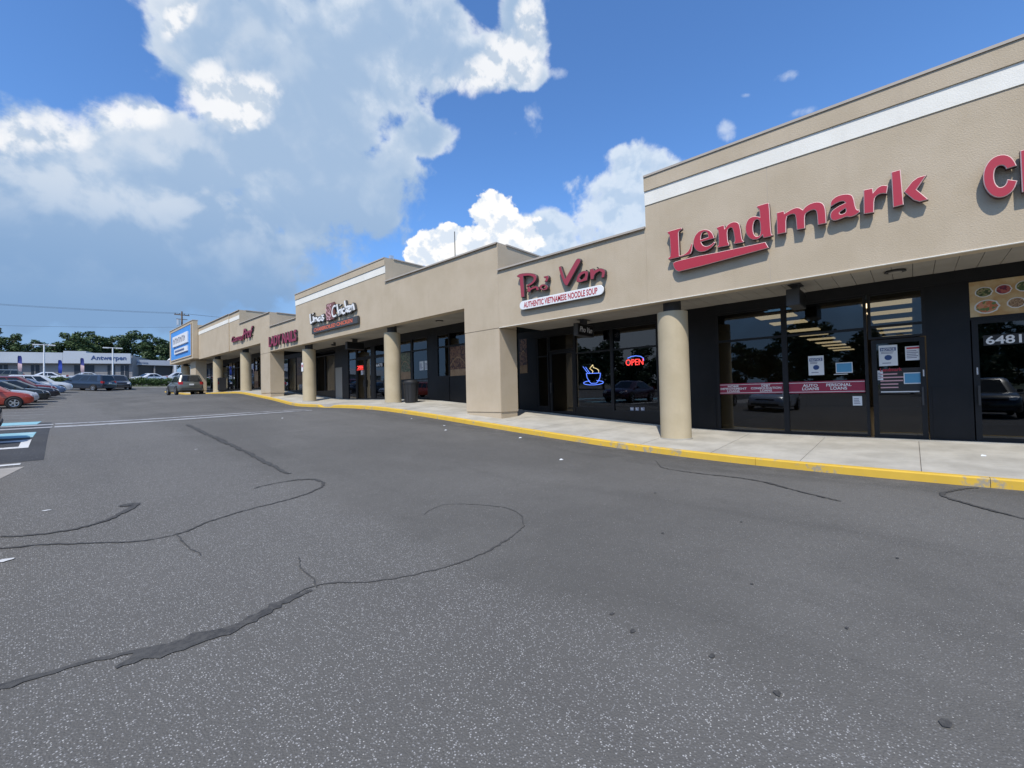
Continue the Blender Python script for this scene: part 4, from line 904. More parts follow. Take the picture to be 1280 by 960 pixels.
def plate(y, z, w, h, mat):
    for nm_, m_, k, X in (('plate', 'paper', 1.18, 12.146), (('serving', mat, 1.0, 12.143))):
        pts = [(X+WALL_DX, y+WALL_DY+w*k*math.cos(a*math.pi/9)*(1+.06*math.sin(3*a)), z+h*k*math.sin(a*math.pi/9)) for a in range(18)]
        MB().hexa(pts, [(p[0]+.002, p[1], p[2]) for p in pts]).obj(nm_, m_, o)
for a in [(-2.50,3.33,.10,.09,'food_green'),(-2.75,3.34,.09,.085,'food_red'),(-3.0,3.36,.09,.09,'food_green'),(-2.53,3.03,.14,.12,'food_orange'),(-2.90,3.05,.10,.09,'food_brown'),(-3.2,3.15,.12,.11,'food_orange'),(-3.5,3.3,.1,.1,'food_green'),(-3.5,3.0,.1,.09,'food_red')]: plate(*a)

# neon signs in the noodle shop window
nx = GX-.02+WALL_DX
def neon(name, strokes, mat, parent, r=.011):
    b = MB()
    for st in strokes: b.tube([(nx, y+WALL_DY, z) for y, z in st], r, 6)
    return b.obj(name, mat, parent, smooth=True)
N = thing('neon_sign', (12.2, 6.5, 1.7), 'blue neon bowl on a saucer with chopsticks and yellow steam', 'neon sign')
el_ = lambda cy, cz, a, b, t0=0, t1_=360, n=20: [(cy-a*math.cos(R(t0+(t1_-t0)*k/n)), cz+b*math.sin(R(t0+(t1_-t0)*k/n))) for k in range(n+1)]
neon('bowl', [[(6.50, 2.13), (5.96, 2.12)], [(6.50, 2.13), (6.47, 1.98), (6.40, 1.85), (6.32, 1.78), (6.12, 1.78), (6.04, 1.86), (5.98, 1.98), (5.96, 2.12)]], 'neon_blue', N)
neon('saucer', [el_(6.24, 1.80, .38, .075, -250, 70), ], 'neon_blue', N)
neon('chopstick', [[(6.52, 2.36), (6.36, 2.13)]], 'neon_blue', N, .009); neon('chopstick', [[(6.62, 2.38), (6.43, 2.13)]], 'neon_blue', N, .009)
neon('steam', [[(6.26, 2.14), (6.24, 2.20), (6.30, 2.25), (6.36, 2.30), (6.30, 2.36), (6.24, 2.42)], [(6.24, 2.42), (6.22, 2.32), (6.10, 2.28), (6.02, 2.22), (6.03, 2.14)]], 'neon_yellow', N, .009)
N = thing('neon_sign', (12.2, 4.75, 2.3), 'red neon OPEN sign with blue arc in the noodle shop window', 'neon sign')
text('letters', 'OPEN', 5.05+WALL_DY, 4.47+WALL_DY, 2.31, 2.51, nx, ['neon_red'], N, .01)
neon('arc', [[(4.98, 2.55), (4.85, 2.60), (4.7, 2.61), (4.55, 2.58), (4.46, 2.52), (4.45, 2.44)]], 'neon_blue', N, .012)
N = thing('neon_sign', (12.2, 21.5, 3.2), 'small red neon OPEN sign in the restaurant door', 'neon sign')
text('letters', 'OPEN', 21.85+WALL_DY, 21.2+WALL_DY, 3.14, 3.34, nx, ['neon_red'], N, .01)
MB().tube([(nx, 21.9+WALL_DY, 3.10), (nx, 21.15+WALL_DY, 3.10)], .012, 6).obj('tube', 'neon_red', N)
# decals low in the noodle shop window
for k, yy in enumerate((4.95, 4.78, 4.60)):
    o = t1(card('window_decal', 'ink_grey', yy, yy-.12, .84, .96), ['pale round decal low in the noodle shop window under the OPEN sign', 'pale square decal between two others low in the noodle shop window', 'pale decal low in the noodle shop window by the round column'][k], 'decal', None)
    lines(o, 'paper', yy-.01, yy-.11, .86, .94, 2)
# posters
def poster(name, y0, y1, z0, z1, up, low, split, label, X=12.149):
    o = BOX(name, up, None, X-.003, X, min(y0, y1), max(y0, y1), z0+(z1-z0)*split, z1)
    if split: BOX('lower_part', low, o, X-.003, X, min(y0, y1), max(y0, y1), z0, z0+(z1-z0)*split)
    # curved swirl across the picture
    pts = [(X-.006+WALL_DX, y0+(y1-y0)*t+WALL_DY, z0+(z1-z0)*(split+.08+.3*math.sin(t*3.1))) for t in [k/8 for k in range(9)]]
    b = MB()
    for p, q in zip(pts[:-1], pts[1:]): b.hexa([p, q, (q[0], q[1], q[2]+.06), (p[0], p[1], p[2]+.06)], [(p[0]+.002, p[1], p[2]), (q[0]+.002, q[1], q[2]), (q[0]+.002, q[1], q[2]+.06), (p[0]+.002, p[1], p[2]+.06)])
    b.obj('swirl', 'poster_tan', o)
    t1(o, label, 'poster')
poster('window_poster', 9.05, 9.42, 2.28, 3.70, 'poster_brown', 'poster_tan', .22, 'tall brown food poster behind the square pier by the noodle shop')
poster('window_poster', 12.45, 13.52, 2.36, 3.70, 'poster_brown', 'poster_tan', .22, 'brown food poster in the restaurant window next to the square pier')
poster('window_poster', 16.55, 17.45, 2.36, 3.72, 'poster_green', 'poster_tan', .28, 'green and tan food poster behind the black bin')
poster('window_poster', 29.35, 30.2, 2.5, 4.45, 'poster_brown', 'poster_tan', .33, 'dark poster with tan base in the nail salon window')
poster('window_poster', 33.6, 34.9, 2.6, 4.9, 'sign_blue', 'sign_blue', 0, 'tall blue poster in the beauty shop window')
poster('window_poster', 35.2, 36.3, 2.5, 4.2, 'paper_pink', 'poster_brown', .4, 'pink and brown poster in the beauty shop window')
poster('window_poster', 38.0, 38.9, 2.5, 3.9, 'poster_tan', 'poster_brown', .4, 'tan poster beside the beauty shop doors')
for k, (yy, lab) in enumerate(((15.85, 'white sheet taped to the glass at the edge toward the bin'), (15.45, 'white sheet taped to the glass at the edge toward the square pier'))):
    o = t1(card('small_notice', 'paper', yy, yy-.32, 2.75, 3.2), lab, 'notice'); lines(o, 'ink_grey', yy-.04, yy-.28, 2.8, 3.1, 5)
for k, yy in enumerate((21.45, 21.15)):
    o = t1(card('small_notice', 'paper', yy, yy-.2, 2.80, 3.05), ['small white sheet under the restaurant OPEN neon nearer the service door', 'small white sheet under the restaurant OPEN neon nearer number 6473'][k], 'notice'); lines(o, 'ink_grey', yy-.03, yy-.17, 2.84, 3.0, 3)
o = t1(card('number_decal', 'ink_black', 19.78, 19.08, 3.14, 3.36, 12.1545), 'white house number 6473 above the restaurant door', 'number')
text('digits', '6473', 19.73+WALL_DY, 19.13+WALL_DY, 3.16, 3.33, 12.150+WALL_DX, ['sign_white'], o, .002, bold=.02)

# projecting cabinet signs under the canopy
def blade(x0, x1, y0, y1, z0, z1, soff, label, txt=None):
    o = thing('hanging_sign', ((x0+x1)/2, (y0+y1)/2, z0), label, 'sign')
    c = BOX('cabinet', 'sign_charcoal', o, x0, x1, y0, y1, z0, z1, .008)
    BOX('face_panel', 'dark_panel', c, x0+.03, x1-.03, y0-.004, y0, z0+.03, z1-.03)
    BOX('hanger', 'collar', o, (x0+x1)/2-.12, (x0+x1)/2+.12, (y0+y1)/2-.06, (y0+y1)/2+.06, z1, soff+.01)
    BOX('mounting_plate', 'collar', o, (x0+x1)/2-.2, (x0+x1)/2+.2, (y0+y1)/2-.12, (y0+y1)/2+.12, soff-.018, soff-.002)
    if txt: text('script', txt, x0+.1, x1-.1, z0+.12, z1-.1, y0-.0075, ['sign_white'], c, .003, .3, face='-y')
blade(10.75, 11.55, .50, .74, 3.33, 3.70, 3.85, 'dark cabinet sign hanging under the canopy before the loan office glass')
blade(10.95, 11.85, 6.20, 6.36, 3.30, 3.70, 3.85, 'dark cabinet sign with white Pho Van script hanging under the canopy', 'Pho Van')
blade(10.9, 11.9, 20.6, 20.8, 4.15, 4.55, 4.74, 'dark cabinet sign hanging before the restaurant doors')
for (x, y, z, lab) in [(11.25, -1.0, 3.85, 'round soffit light above the loan office glass door'), (11.2, 13.2, 4.74, 'round soffit light by the square pier of the restaurant')]:
    o = t1(MB().cyl((x, y, 0), .17, .15, z-.03, z-.002, 24).obj('soffit_light', 'collar', smooth=True), lab, 'light fixture')
    MB().cyl((x, y, 0), .10, .10, z-.045, z-.031, 20).obj('lens', 'soffit', o, smooth=True)
o = t1(BOX('camera_mount', 'collar', None, 11.2, 11.3, 22.7, 22.8, 4.60, 4.735), 'small security camera under the restaurant canopy', 'camera')
MB().cyl((11.2, 22.75, 4.58), .05, .05, -.12, .1, 12, 0, 'x').obj('lens_body', 'collar', o, smooth=True)
o = t1(BOX('column_plate', 'sign_white', None, 10.172, 10.184, 24.40, 24.65, 3.10, 3.62), 'small white plate fixed to a round tan column', 'plate'); BOX('print', 'ink_red', o, 10.168, 10.1715, 24.45, 24.60, 3.35, 3.5)

# roof details
o = t1(MB().tube([(13.0, 14.2, 5.9), (13.0, 14.2, 9.4)], .02, 6).obj('antenna_mast', 'collar'), 'thin antenna mast on the roof behind the restaurant tower', 'antenna'); BOX('base_block', 'collar', o, 12.0-.2, 12.0-.1, 14.1, 14.3, 5.9, 6.0); 
o = t1(BOX('floodlight', 'metal_light', None, 10.3, 10.45, 15.35, 15.5, 7.77, 7.92), 'small floodlight on the corner of the banded restaurant parapet', 'floodlight'); BOX('bracket', 'collar', o, 10.35, 10.4, 15.4, 15.45, 7.7, 7.77)

def settle():
    Yk = [-6, -2.6, 0, 3.5, 8.6, 15.3, 25, 35, 46, 60]; Dk = [-.18, -.12, -.02, .06, .10, .12, .03, 0, -.3, -.3]
    done = set()
    for o in bpy.data.objects:
        if o in _before: continue
        if o.type == 'EMPTY':
            continue
        if o.type == 'MESH' and o.data.name not in done:
            done.add(o.data.name)
            n = len(o.data.vertices); a = np.empty(n*3, dtype=np.float32); o.data.vertices.foreach_get('co', a); a = a.reshape(-1, 3)
            a[:, 1] += np.interp(a[:, 1], Yk, Dk).astype(np.float32); a[:, 2] = a[:, 2]*.9625+.0585
            o.data.vertices.foreach_set('co', a.ravel()); o.data.update()
settle()
floorz = _floor_final; MB.box = _box0

# ------------------------------------------------------------------ bins beside columns
o = thing('litter_bin', (11.0, 15.2, floorz(11, 15.2)), 'black litter bin standing beside the round tan column', 'bin')
zb = floorz(11, 15.2)
MB().cyl((11.0, 15.15, 0), .27, .33, zb, zb+.82, 20).obj('body', 'bin_black', o, smooth=True)
rim_ = MB().cyl((11.0, 15.15, 0), .355, .355, zb+.82, zb+.90, 20).cyl((11.0, 15.15, 0), .33, .28, zb+.90, zb+.96, 20).obj('lid', 'bin_black', o, smooth=True)
for k in range(12):
    a = 2*math.pi*k/12; MB().tube([(11+.275*math.cos(a), 15.15+.275*math.sin(a), zb+.03), (11+.33*math.cos(a), 15.15+.33*math.sin(a), zb+.8)], .014, 5).obj('slat', 'bin_black', o)
zb = floorz(10.5, 41.2)
o = thing('newspaper_box', (10.45, 41.2, zb), 'black newspaper box at the far column of the beauty shop', 'newspaper box')
BOX('cabinet', 'bin_black', o, 10.2, 10.7, 40.95, 41.5, zb+.12, zb+1.15, .02); BOX('window', 'car_glass', o, 10.19, 10.199, 41.02, 41.42, zb+.6, zb+1.05); BOX('base', 'bin_black', o, 10.25, 10.65, 41.0, 41.45, zb-.01, zb+.119)

# ------------------------------------------------------------------ cars
def lathe_wheel():
    b = MB(); n = 28
    prof = [(-.10, .20), (-.11, .29), (-.08, .325), (.08, .325), (.11, .29), (.10, .20)]
    for k in range(n):
        a, c = 2*math.pi*k/n, 2*math.pi*(k+1)/n
        for (y0, r0), (y1, r1) in zip(prof[:-1], prof[1:]):
            b.poly([(r0*math.cos(a), y0, r0*math.sin(a)), (r1*math.cos(a), y1, r1*math.sin(a)), (r1*math.cos(c), y1, r1*math.sin(c)), (r0*math.cos(c), y0, r0*math.sin(c))])
    ty = b.mesh('tyre', 'tyre', smooth=True)
    b = MB()
    for k in range(5):
        a = 2*math.pi*k/5; d = .22
        for s in (-1, 1):
            pass
        p = lambda r, off, y: (r*math.cos(a)-off*math.sin(a), y, r*math.sin(a)+off*math.cos(a))
        b.hexa([p(.03, -.03, -.095), p(.205, -.035, -.095), p(.205, .035, -.095), p(.03, .03, -.095)], [p(.03, -.03, -.075), p(.205, -.035, -.075), p(.205, .035, -.075), p(.03, .03, -.075)])
    for k in range(n):
        a, c = 2*math.pi*k/n, 2*math.pi*(k+1)/n
        b.poly([(.175*math.cos(a), -.09, .175*math.sin(a)), (.215*math.cos(a), -.10, .215*math.sin(a)), (.215*math.cos(c), -.10, .215*math.sin(c)), (.175*math.cos(c), -.09, .175*math.sin(c))])
    b.cyl((0, 0, 0), .05, .05, -.1, -.06, 12, 0, 'y')
    ri = b.mesh('rim', 'rim', smooth=False)
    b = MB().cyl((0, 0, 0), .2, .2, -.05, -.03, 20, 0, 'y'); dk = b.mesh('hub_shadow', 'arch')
    return ty, ri, dk
TYRE, RIM, HUB = lathe_wheel()
KINDS = {
 # L, W, H, belt z, hood z, windscreen base x, roof front x, roof rear x, rear base x (fractions from rear), rear deck z, wheel r
 'hatch': dict(L=4.15, W=1.74, H=1.56, belt=.95, hood=.93, x=(.00, .13, .60, .80), deck=.95, wr=.325, wx=(.19, .81)),
 'suv': dict(L=4.55, W=1.82, H=1.70, belt=1.05, hood=1.05, x=(.00, .07, .58, .75), deck=1.05, wr=.36, wx=(.19, .80)),
 'sedan': dict(L=4.7, W=1.80, H=1.45, belt=.93, hood=.92, x=(.10, .30, .58, .77), deck=1.02, wr=.33, wx=(.21, .80)),
 'van': dict(L=4.95, W=1.95, H=1.78, belt=1.05, hood=1.02, x=(.00, .05, .66, .86), deck=1.05, wr=.34, wx=(.20, .81)),
}
PAINTS = {}
def make_car(kind, pname, c):
    k = KINDS[kind]; L, W, H = k['L'], k['W'], k['H']; hw = W/2
    if pname not in M: paint(pname, c)
    parts = []
    X = lambda t: -L/2+t*L
    # lower body: stations t, bottom z, top z, half width
    wb, wf = k['wx']; wr = k['wr']
    r0, r1, f0, f1 = k['x']
    st = [(0.0, .42, k['deck']*.80, .80), (.012, .34, k['deck']*.93, .90), (.05, .27, k['deck'], .965), (.12, .24, k['deck'], .99), (.30, .22, k['belt'], 1.0), (.60, .22, k['belt'], 1.0), (f1-.02, .22, k['hood']+.02, 1.0), (.88, .24, k['hood']-.05, .985), (.95, .26, k['hood']-.14, .95), (.985, .33, k['hood']-.24, .87), (1.0, .42, k['hood']-.34, .76)]
    b = MB(); rings = []
    for t, zb, zt, w in st:
        x = X(t); w *= hw; h = zt-zb
        half = [(0, zb), (w*.90, zb), (w*.985, zb+.10*h), (w, zb+.38*h), (w*.985, zb+.62*h), (w*.965, zb+.86*h), (w*.90, zt-.01), (w*.55, zt+.02), (0, zt+.03)]
        ring = [(x, y, z) for y, z in half]+[(x, -y, z) for y, z in half[-2:0:-1]]
        i = len(b.v); b.v += ring; rings.append(i); n = len(ring)
    for a, c_ in zip(rings[:-1], rings[1:]):
        for j in range(n): b.f.append((a+j, a+(j+1) % n, c_+(j+1) % n, c_+j)); b.mi.append(0)
    b.f.append(tuple(rings[0]+j for j in range(n))); b.f.append(tuple(rings[-1]+n-1-j for j in range(n))); b.mi += [0, 0]
    body = b.mesh('body', pname, smooth=True); parts.append(('body', body, None))
    # greenhouse
    zb, zt = k['belt']-.02, H
    wl, wt = hw*.93, hw*.73
    xr0, xr1, xf0, xf1 = X(r0+.025), X(r1+.02), X(f0), X(f1)
    def sect(s):   # s 0..1 belt->roof : corners (rear x, front x, half width, z)
        e = s**1.25
        return xr0+(xr1-xr0)*s, xf1+(xf0-xf1)*s, wl+(wt-wl)*e, zb+(zt-.05-zb)*s
    b = MB(); lv = [sect(s) for s in (0, .35, .7, 1)]
    idx = []
    for (a, f, w, z) in lv:
        i = len(b.v); c2 = .10
        b.v += [(a, -w+c2*1.2, z), (a+c2, -w, z), (f-c2*2.2, -w, z), (f, -w+c2*2.4, z), (f, w-c2*2.4, z), (f-c2*2.2, w, z), (a+c2, w, z), (a, w-c2*1.2, z)]; idx.append(i)
    for a, c_ in zip(idx[:-1], idx[1:]):
        for j in range(8): b.f.append((a+j, a+(j+1) % 8, c_+(j+1) % 8, c_+j)); b.mi.append(0)
    a, f, w, z = lv[-1]; i = len(b.v)
    b.v += [(a+.18, -w+.16, zt), (f-.22, -w+.16, zt), (f-.22, w-.16, zt), (a+.18, w-.16, zt)]
    t8 = idx[-1]
    b.f += [(t8+1, t8+2, i+1, i), (t8+2, t8+3, i+1), (t8+3, t8+4, i+2, i+1), (t8+4, t8+5, i+2), (t8+5, t8+6, i+3, i+2), (t8+6, t8+7, i+3), (t8+7, t8, i, i+3), (t8, t8+1, i), (i, i+1, i+2, i+3)]; b.mi += [0]*9
    parts.append(('cabin', b.mesh('cabin', pname, smooth=True), None))
    # glazing set just proud of the cabin
    def pane(name, quad, off, mat='car_glass'):
        q = [Vector(p) for p in quad]; nn = (q[1]-q[0]).cross(q[3]-q[0]).normalized()
        if nn.dot(Vector(off)) < 0: nn = -nn
        lo = [tuple(p+nn*.002) for p in q]; hi = [tuple(p+nn*.010) for p in q]
        parts.append((name, MB().hexa(lo, hi).mesh(name, mat), None))
    s0, s1 = .08, .93
    (ra, fa, wa, za), (rb, fb, wb_, zb2) = sect(s0), sect(s1)
    pane('windscreen', [(fa, -wa+.26, za), (fa, wa-.26, za), (fb, wb_-.25, zb2), (fb, -wb_+.25, zb2)], (1, 0, .2))
    pane('rear_window', [(ra, -wa+.16, za+.06), (ra, wa-.16, za+.06), (rb, wb_-.16, zb2), (rb, -wb_+.16, zb2)], (-1, 0, .2))
    cuts = [.10, .40, .66, .95] if kind in ('suv', 'van', 'hatch') else [.10, .52, .94]
    for sgn in (-1, 1):
        for ca, cb in zip(cuts[:-1], cuts[1:]):
            def at(c, s):
                a, f, w, z = sect(s); a += .12; f -= .26; return (a+(f-a)*c, sgn*w, z)
            pane('side_window', [at(ca+.015, .12), at(cb-.015, .12), at(cb-.015, .90), at(ca+.015, .90)], (0, sgn, .1))
    # lamps, plates, bumpers, mirrors
    zh = k['hood']-.27; zt_ = k['deck']-.12
    for sgn in (-1, 1):
        parts.append(('headlight', MB().box(L/2-.30, L/2-.045, sgn*hw*.60-.16*0, sgn*hw*.60+.001, 0, .001).mesh('x', 'lamp_clear') if False else MB().hexa([(L/2-.34, sgn*hw*.955, zh), (L/2-.05, sgn*hw*.80, zh-.03), (L/2-.005, sgn*hw*.52, zh-.03), (L/2-.25, sgn*hw*.6, zh)], [(L/2-.40, sgn*hw*.93, zh+.13), (L/2-.10, sgn*hw*.78, zh+.10), (L/2-.06, sgn*hw*.52, zh+.09), (L/2-.30, sgn*hw*.6, zh+.12)]).mesh('headlight', 'lamp_clear', bevel=.01), None))
        parts.append(('tail_light', MB().hexa([(-L/2-.004, sgn*hw*.66, zt_-.08), (-L/2+.03, sgn*hw*.86, zt_-.08), (-L/2+.20, sgn*hw*.985, zt_-.06), (-L/2+.16, sgn*hw*.66, zt_-.06)], [(-L/2+.03, sgn*hw*.66, zt_+.16), (-L/2+.05, sgn*hw*.85, zt_+.16), (-L/2+.22, sgn*hw*.975, zt_+.16), (-L/2+.18, sgn*hw*.66, zt_+.16)]).mesh('tail_light', 'lamp_red', bevel=.008), None))
        mx_ = X(f1)-.55
        parts.append(('mirror', MB().box(mx_-.05, mx_+.06, sgn*hw*.98-.01 if sgn > 0 else -hw*.98-.17, sgn*hw*.98+.17 if sgn > 0 else -hw*.98+.01, k['belt']+.02, k['belt']+.15).mesh('mirror', pname, bevel=.02), None))
    parts.append(('grille', MB().box(L/2-.10, L/2-.003, -hw*.48, hw*.48, zh-.10, zh+.03).mesh('grille', 'arch', bevel=.01), None))
    parts.append(('bumper', MB().box(L/2-.16, L/2+.012, -hw*.74, hw*.74, .34, .47).mesh('bumper', 'bumper_grey', bevel=.03), None))
    parts.append(('bumper', MB().box(-L/2-.03, -L/2+.16, -hw*.80, hw*.80, .36, .54).mesh('bumper', 'bumper_grey', bevel=.03), None))
    parts.append(('licence_plate', MB().box(-L/2-.034, -L/2+.02, -.16, .16, zt_-.14, zt_-.01).mesh('licence_plate', 'plate'), None))
    for t in (k['wx']):
        for sgn in (-1, 1):
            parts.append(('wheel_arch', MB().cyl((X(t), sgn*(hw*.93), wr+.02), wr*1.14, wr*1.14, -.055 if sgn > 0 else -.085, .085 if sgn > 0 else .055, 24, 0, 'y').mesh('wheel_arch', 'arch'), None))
            parts.append(('wheel', None, (X(t), sgn*(hw-.035), wr, sgn, wr/.325)))
    return parts
CAR_CACHE = {}
def car(name, kind, pname, c, loc, heading, label, group='cars in the parking area'):
    key = (kind, pname)
    if key not in CAR_CACHE: CAR_CACHE[key] = make_car(kind, pname, c)
    x, y = loc
    dx, dy = math.cos(heading), math.sin(heading)
    zc = [g(x+dx*t, y+dy*t) for t in (-1.4, 1.4)]; zs = [g(x-dy*t, y+dx*t) for t in (-.75, .75)]
    pitch = -math.atan2(zc[1]-zc[0], 2.8); roll = math.atan2(zs[1]-zs[0], 1.5)
    o = thing(name, (x, y, (zc[0]+zc[1])/2), label, 'car', group)
    o.rotation_euler = (roll, pitch, heading)
    for pn, me, w in CAR_CACHE[key]:
        if me is not None:
            q = bpy.data.objects.new(pn, me); col.objects.link(q); q.parent = o
        else:
            wx, wy, wz, sgn, s = w
            q = bpy.data.objects.new('wheel', HUB); col.objects.link(q); q.parent = o; q.location = (wx, wy, wz); q.scale = (s, 1, s)
            if sgn > 0: q.rotation_euler = (0, 0, math.pi)
            for nm_, me_ in (('tyre', TYRE), ('rim', RIM)):
                e = bpy.data.objects.new(nm_, me_); col.objects.link(e); e.parent = q
    return o
car('parked_car', 'hatch', 'paint_red', (.42, .055, .03), (-2.25, 36.95), R(2), 'bright orange-red hatchback with silver spoked wheels at the end of the row')
car('parked_car', 'sedan', 'paint_silver', (.55, .56, .57), (-2.3, 39.9), R(2), 'silver saloon parked between the orange-red hatchback and a black saloon')
car('parked_car', 'sedan', 'paint_black', (.02, .025, .025), (-1.75, 43.0), R(3), 'black saloon parked beside the silver saloon')
car('parked_car', 'sedan', 'paint_navyblack', (.018, .02, .03), (-1.15, 47.0), R(3), 'blue-black saloon parked between a black saloon and a maroon sport utility car')
car('parked_car', 'suv', 'paint_maroon', (.17, .02, .025), (-1.1, 50.2), R(3), 'maroon sport utility car in the row of parked cars beside the dealership hedge')
car('parked_car', 'sedan', 'paint_blue', (.10, .16, .27), (-.55, 54.5), R(4), 'steel blue saloon parked next to the maroon sport utility car')
car('parked_car', 'suv', 'paint_white', (.72, .72, .71), (.25, 60.8), R(4), 'white sport utility car at the far end of the parked row')
car('parked_car', 'van', 'paint_darkblue', (.022, .032, .05), (4.1, 66.8), R(132), 'dark blue minivan standing askew before the hedge')
car('parked_car', 'suv', 'paint_graphite', (.03, .032, .038), (6.9, 69.5), R(-88), 'dark sport utility car with bright headlights behind the dark blue minivan')
car('parked_car', 'suv', 'paint_champagne', (.12, .125, .11), (8.85, 46.0), R(91), 'grey-green sport utility car stopped at the curb by the end shop', None)
car('parked_car', 'sedan', 'paint_plum', (.07, .02, .035), (-3.12, 13.3), R(0), 'dark plum saloon with only its nose over the blue marked bay')
car('parked_car', 'suv', 'paint_maroon', (.17, .02, .025), (-3.5, 8.0), R(0), 'maroon sport utility car parked on the bay facing the noodle shop')
car('parked_car', 'sedan', 'paint_silver', (.55, .56, .57), (-3.6, 4.6), R(0), 'silver saloon parked on the bay facing the loan office')
car('parked_car', 'suv', 'paint_black', (.02, .025, .025), (-3.7, -3.6), R(0), 'black sport utility car parked facing door 6481')
for i, (kd, pn, x, y, a, lab) in enumerate([('sedan', 'paint_white', 12.8, 90.5, 200, 'white saloon on the dealership forecourt beyond the hedge'), ('suv', 'paint_silver', 16.6, 91.5, 170, 'silver sport utility car on the dealership forecourt by the white canopy'), ('sedan', 'paint_silver', 5.3, 91, 185, 'silver saloon beyond the hedge under the dealership sign'), ('sedan', 'paint_white', 1.2, 90, 175, 'white saloon beyond the hedge near the blue feather flag'), ('suv', 'paint_champagne', -3.0, 91, 180, 'grey sport utility car on the forecourt near the flag with a pale tail')]):
    car('parked_car', kd, pn, (.6, .6, .6), (x, y), R(a), lab, 'cars at the dealership')

# ------------------------------------------------------------------ beyond the lot: verge, hedge, forecourt, dealership
tag(sheet('grass_verge', ar(-40, 34, 2), ar(74.0, 80, .5), 'grass_soil', .01), kind='structure')
tag(sheet('forecourt', ar(-70, 50, 5), ar(80, 118, 1), 'asphalt', .0), kind='structure')
b = MB()
for i in range(32):
    x0, x1 = -30+2*i, -28+2*i
    b.hexa([(x0, 74.0, g(x0, 74)-.1), (x1, 74.0, g(x1, 74)-.1), (x1, 74.2, g(x1, 74)-.1), (x0, 74.2, g(x0, 74)-.1)], [(x0, 74.0, g(x0, 74)+.13), (x1, 74.0, g(x1, 74)+.13), (x1, 74.2, g(x1, 74)+.13), (x0, 74.2, g(x0, 74)+.13)])
tag(b.obj('curb', 'concrete'), kind='structure')

def leafcloud(seed, blobs, n, size, mat, name='crown'):
    r = random.Random(seed); V = []; F = []
    tot = sum(q[3]**2 for q in blobs)
    for (x, y, z, rad, fz_) in blobs:
        for _ in range(int(n*rad**2/tot)):
            a = r.uniform(0, 2*math.pi); c = r.uniform(-1, 1); s = math.sqrt(1-c*c); k = rad*(r.random()**.35)
            p = Vector((x+k*s*math.cos(a), y+k*s*math.sin(a), z+k*c*fz_))
            u = Vector((r.gauss(0, 1), r.gauss(0, 1), r.gauss(0, .6))).normalized(); w = u.cross(Vector((r.gauss(0, 1), r.gauss(0, 1), r.gauss(0, 1)))).normalized()
            sz = size*r.uniform(.5, 1.2)
            i = len(V); V += [tuple(p-u*sz), tuple(p+w*sz*.5+u*sz*.1), tuple(p+u*sz), tuple(p-w*sz*.5-u*sz*.1)]; F.append((i, i+1, i+2, i+3))
    me = bpy.data.meshes.new(name); me.from_pydata(V, [], F); me.materials.append(M[mat]); return me
def tree_variant(seed, mat, h=10.5, wide=1.0):
    r = random.Random(seed)
    b = MB(); th = h*.5
    pts = [(0, 0, -.3), (r.uniform(-.1, .1), r.uniform(-.1, .1), th*.5), (r.uniform(-.3, .3), r.uniform(-.3, .3), th), (r.uniform(-.4, .4), r.uniform(-.4, .4), h*.8)]
    b.tube(pts, [.24, .19, .14, .05], 8)
    blobs = []
    for k in range(13):
        a = r.uniform(0, 2*math.pi); zz_ = h*(.34+.58*(k+.5)/13); rr_ = h*.27*wide*(1-.55*abs(zz_/h-.55)/.45)*r.uniform(.35, 1.0)
        p = (rr_*math.cos(a), rr_*math.sin(a), zz_)
        b.tube([(0, 0, zz_*.72), (p[0]*.5, p[1]*.5, zz_*.9), p], [.08, .055, .02], 5)
        blobs.append((*p, h*r.uniform(.085, .14), .8))
    blobs.append((0, 0, h*.62, h*.16, 1.0))
    return b.mesh('trunk', 'bark', smooth=True), leafcloud(seed+5, blobs, 3400, .30, mat)
TV = [tree_variant(11, 'leaf_dark'), tree_variant(23, 'leaf_mid', 10.5, 1.15), tree_variant(37, 'leaf_dark', 10.5, 1.3), tree_variant(49, 'leaf_dark', 10.5, .9)]
def tree(x, y, h, v, rot, label, group, sink=.1):
    o = thing('tree', (x, y, g(x, y)-sink), label, 'tree', group); o.rotation_euler = (0, 0, rot); s = h/10.5; o.scale = (s, s, s)
    for nm_, me_ in zip(('trunk', 'crown'), TV[v]):
        q = bpy.data.objects.new(nm_, me_); col.objects.link(q); q.parent = o
rt = random.Random(5)
for i, (x, h) in enumerate([(-30, 10), (-24.5, 10.5), (-19, 10), (-14, 10.3), (-9.5, 10.8), (-5.6, 10.2), (-2.6, 9.2), (.2, 8.2), (2.8, 7.6), (-7.5, 9), (6.8, 9), (5.0, 9.8), (8.6, 10.8), (11.8, 10.2), (14.6, 11.2), (18.2, 10.8), (21.0, 8.8), (24.0, 9.6), (27.5, 9.5), (31, 9.8), (35, 9)]):
    tree(x*1.03, 131+rt.uniform(-4, 4)-.39*x*.4, h*1.02, rt.randrange(4), rt.uniform(0, 6), 'leafy green tree in the belt behind the dealership roof', 'trees behind the dealership')
for i in range(30):
    tree(-50-rt.uniform(0, 16), -40+4.4*i+rt.uniform(-2, 2), rt.uniform(11, 14), rt.randrange(4), rt.uniform(0, 6), 'green tree across the parking lot facing the shops', 'trees across the parking lot', 2.8)
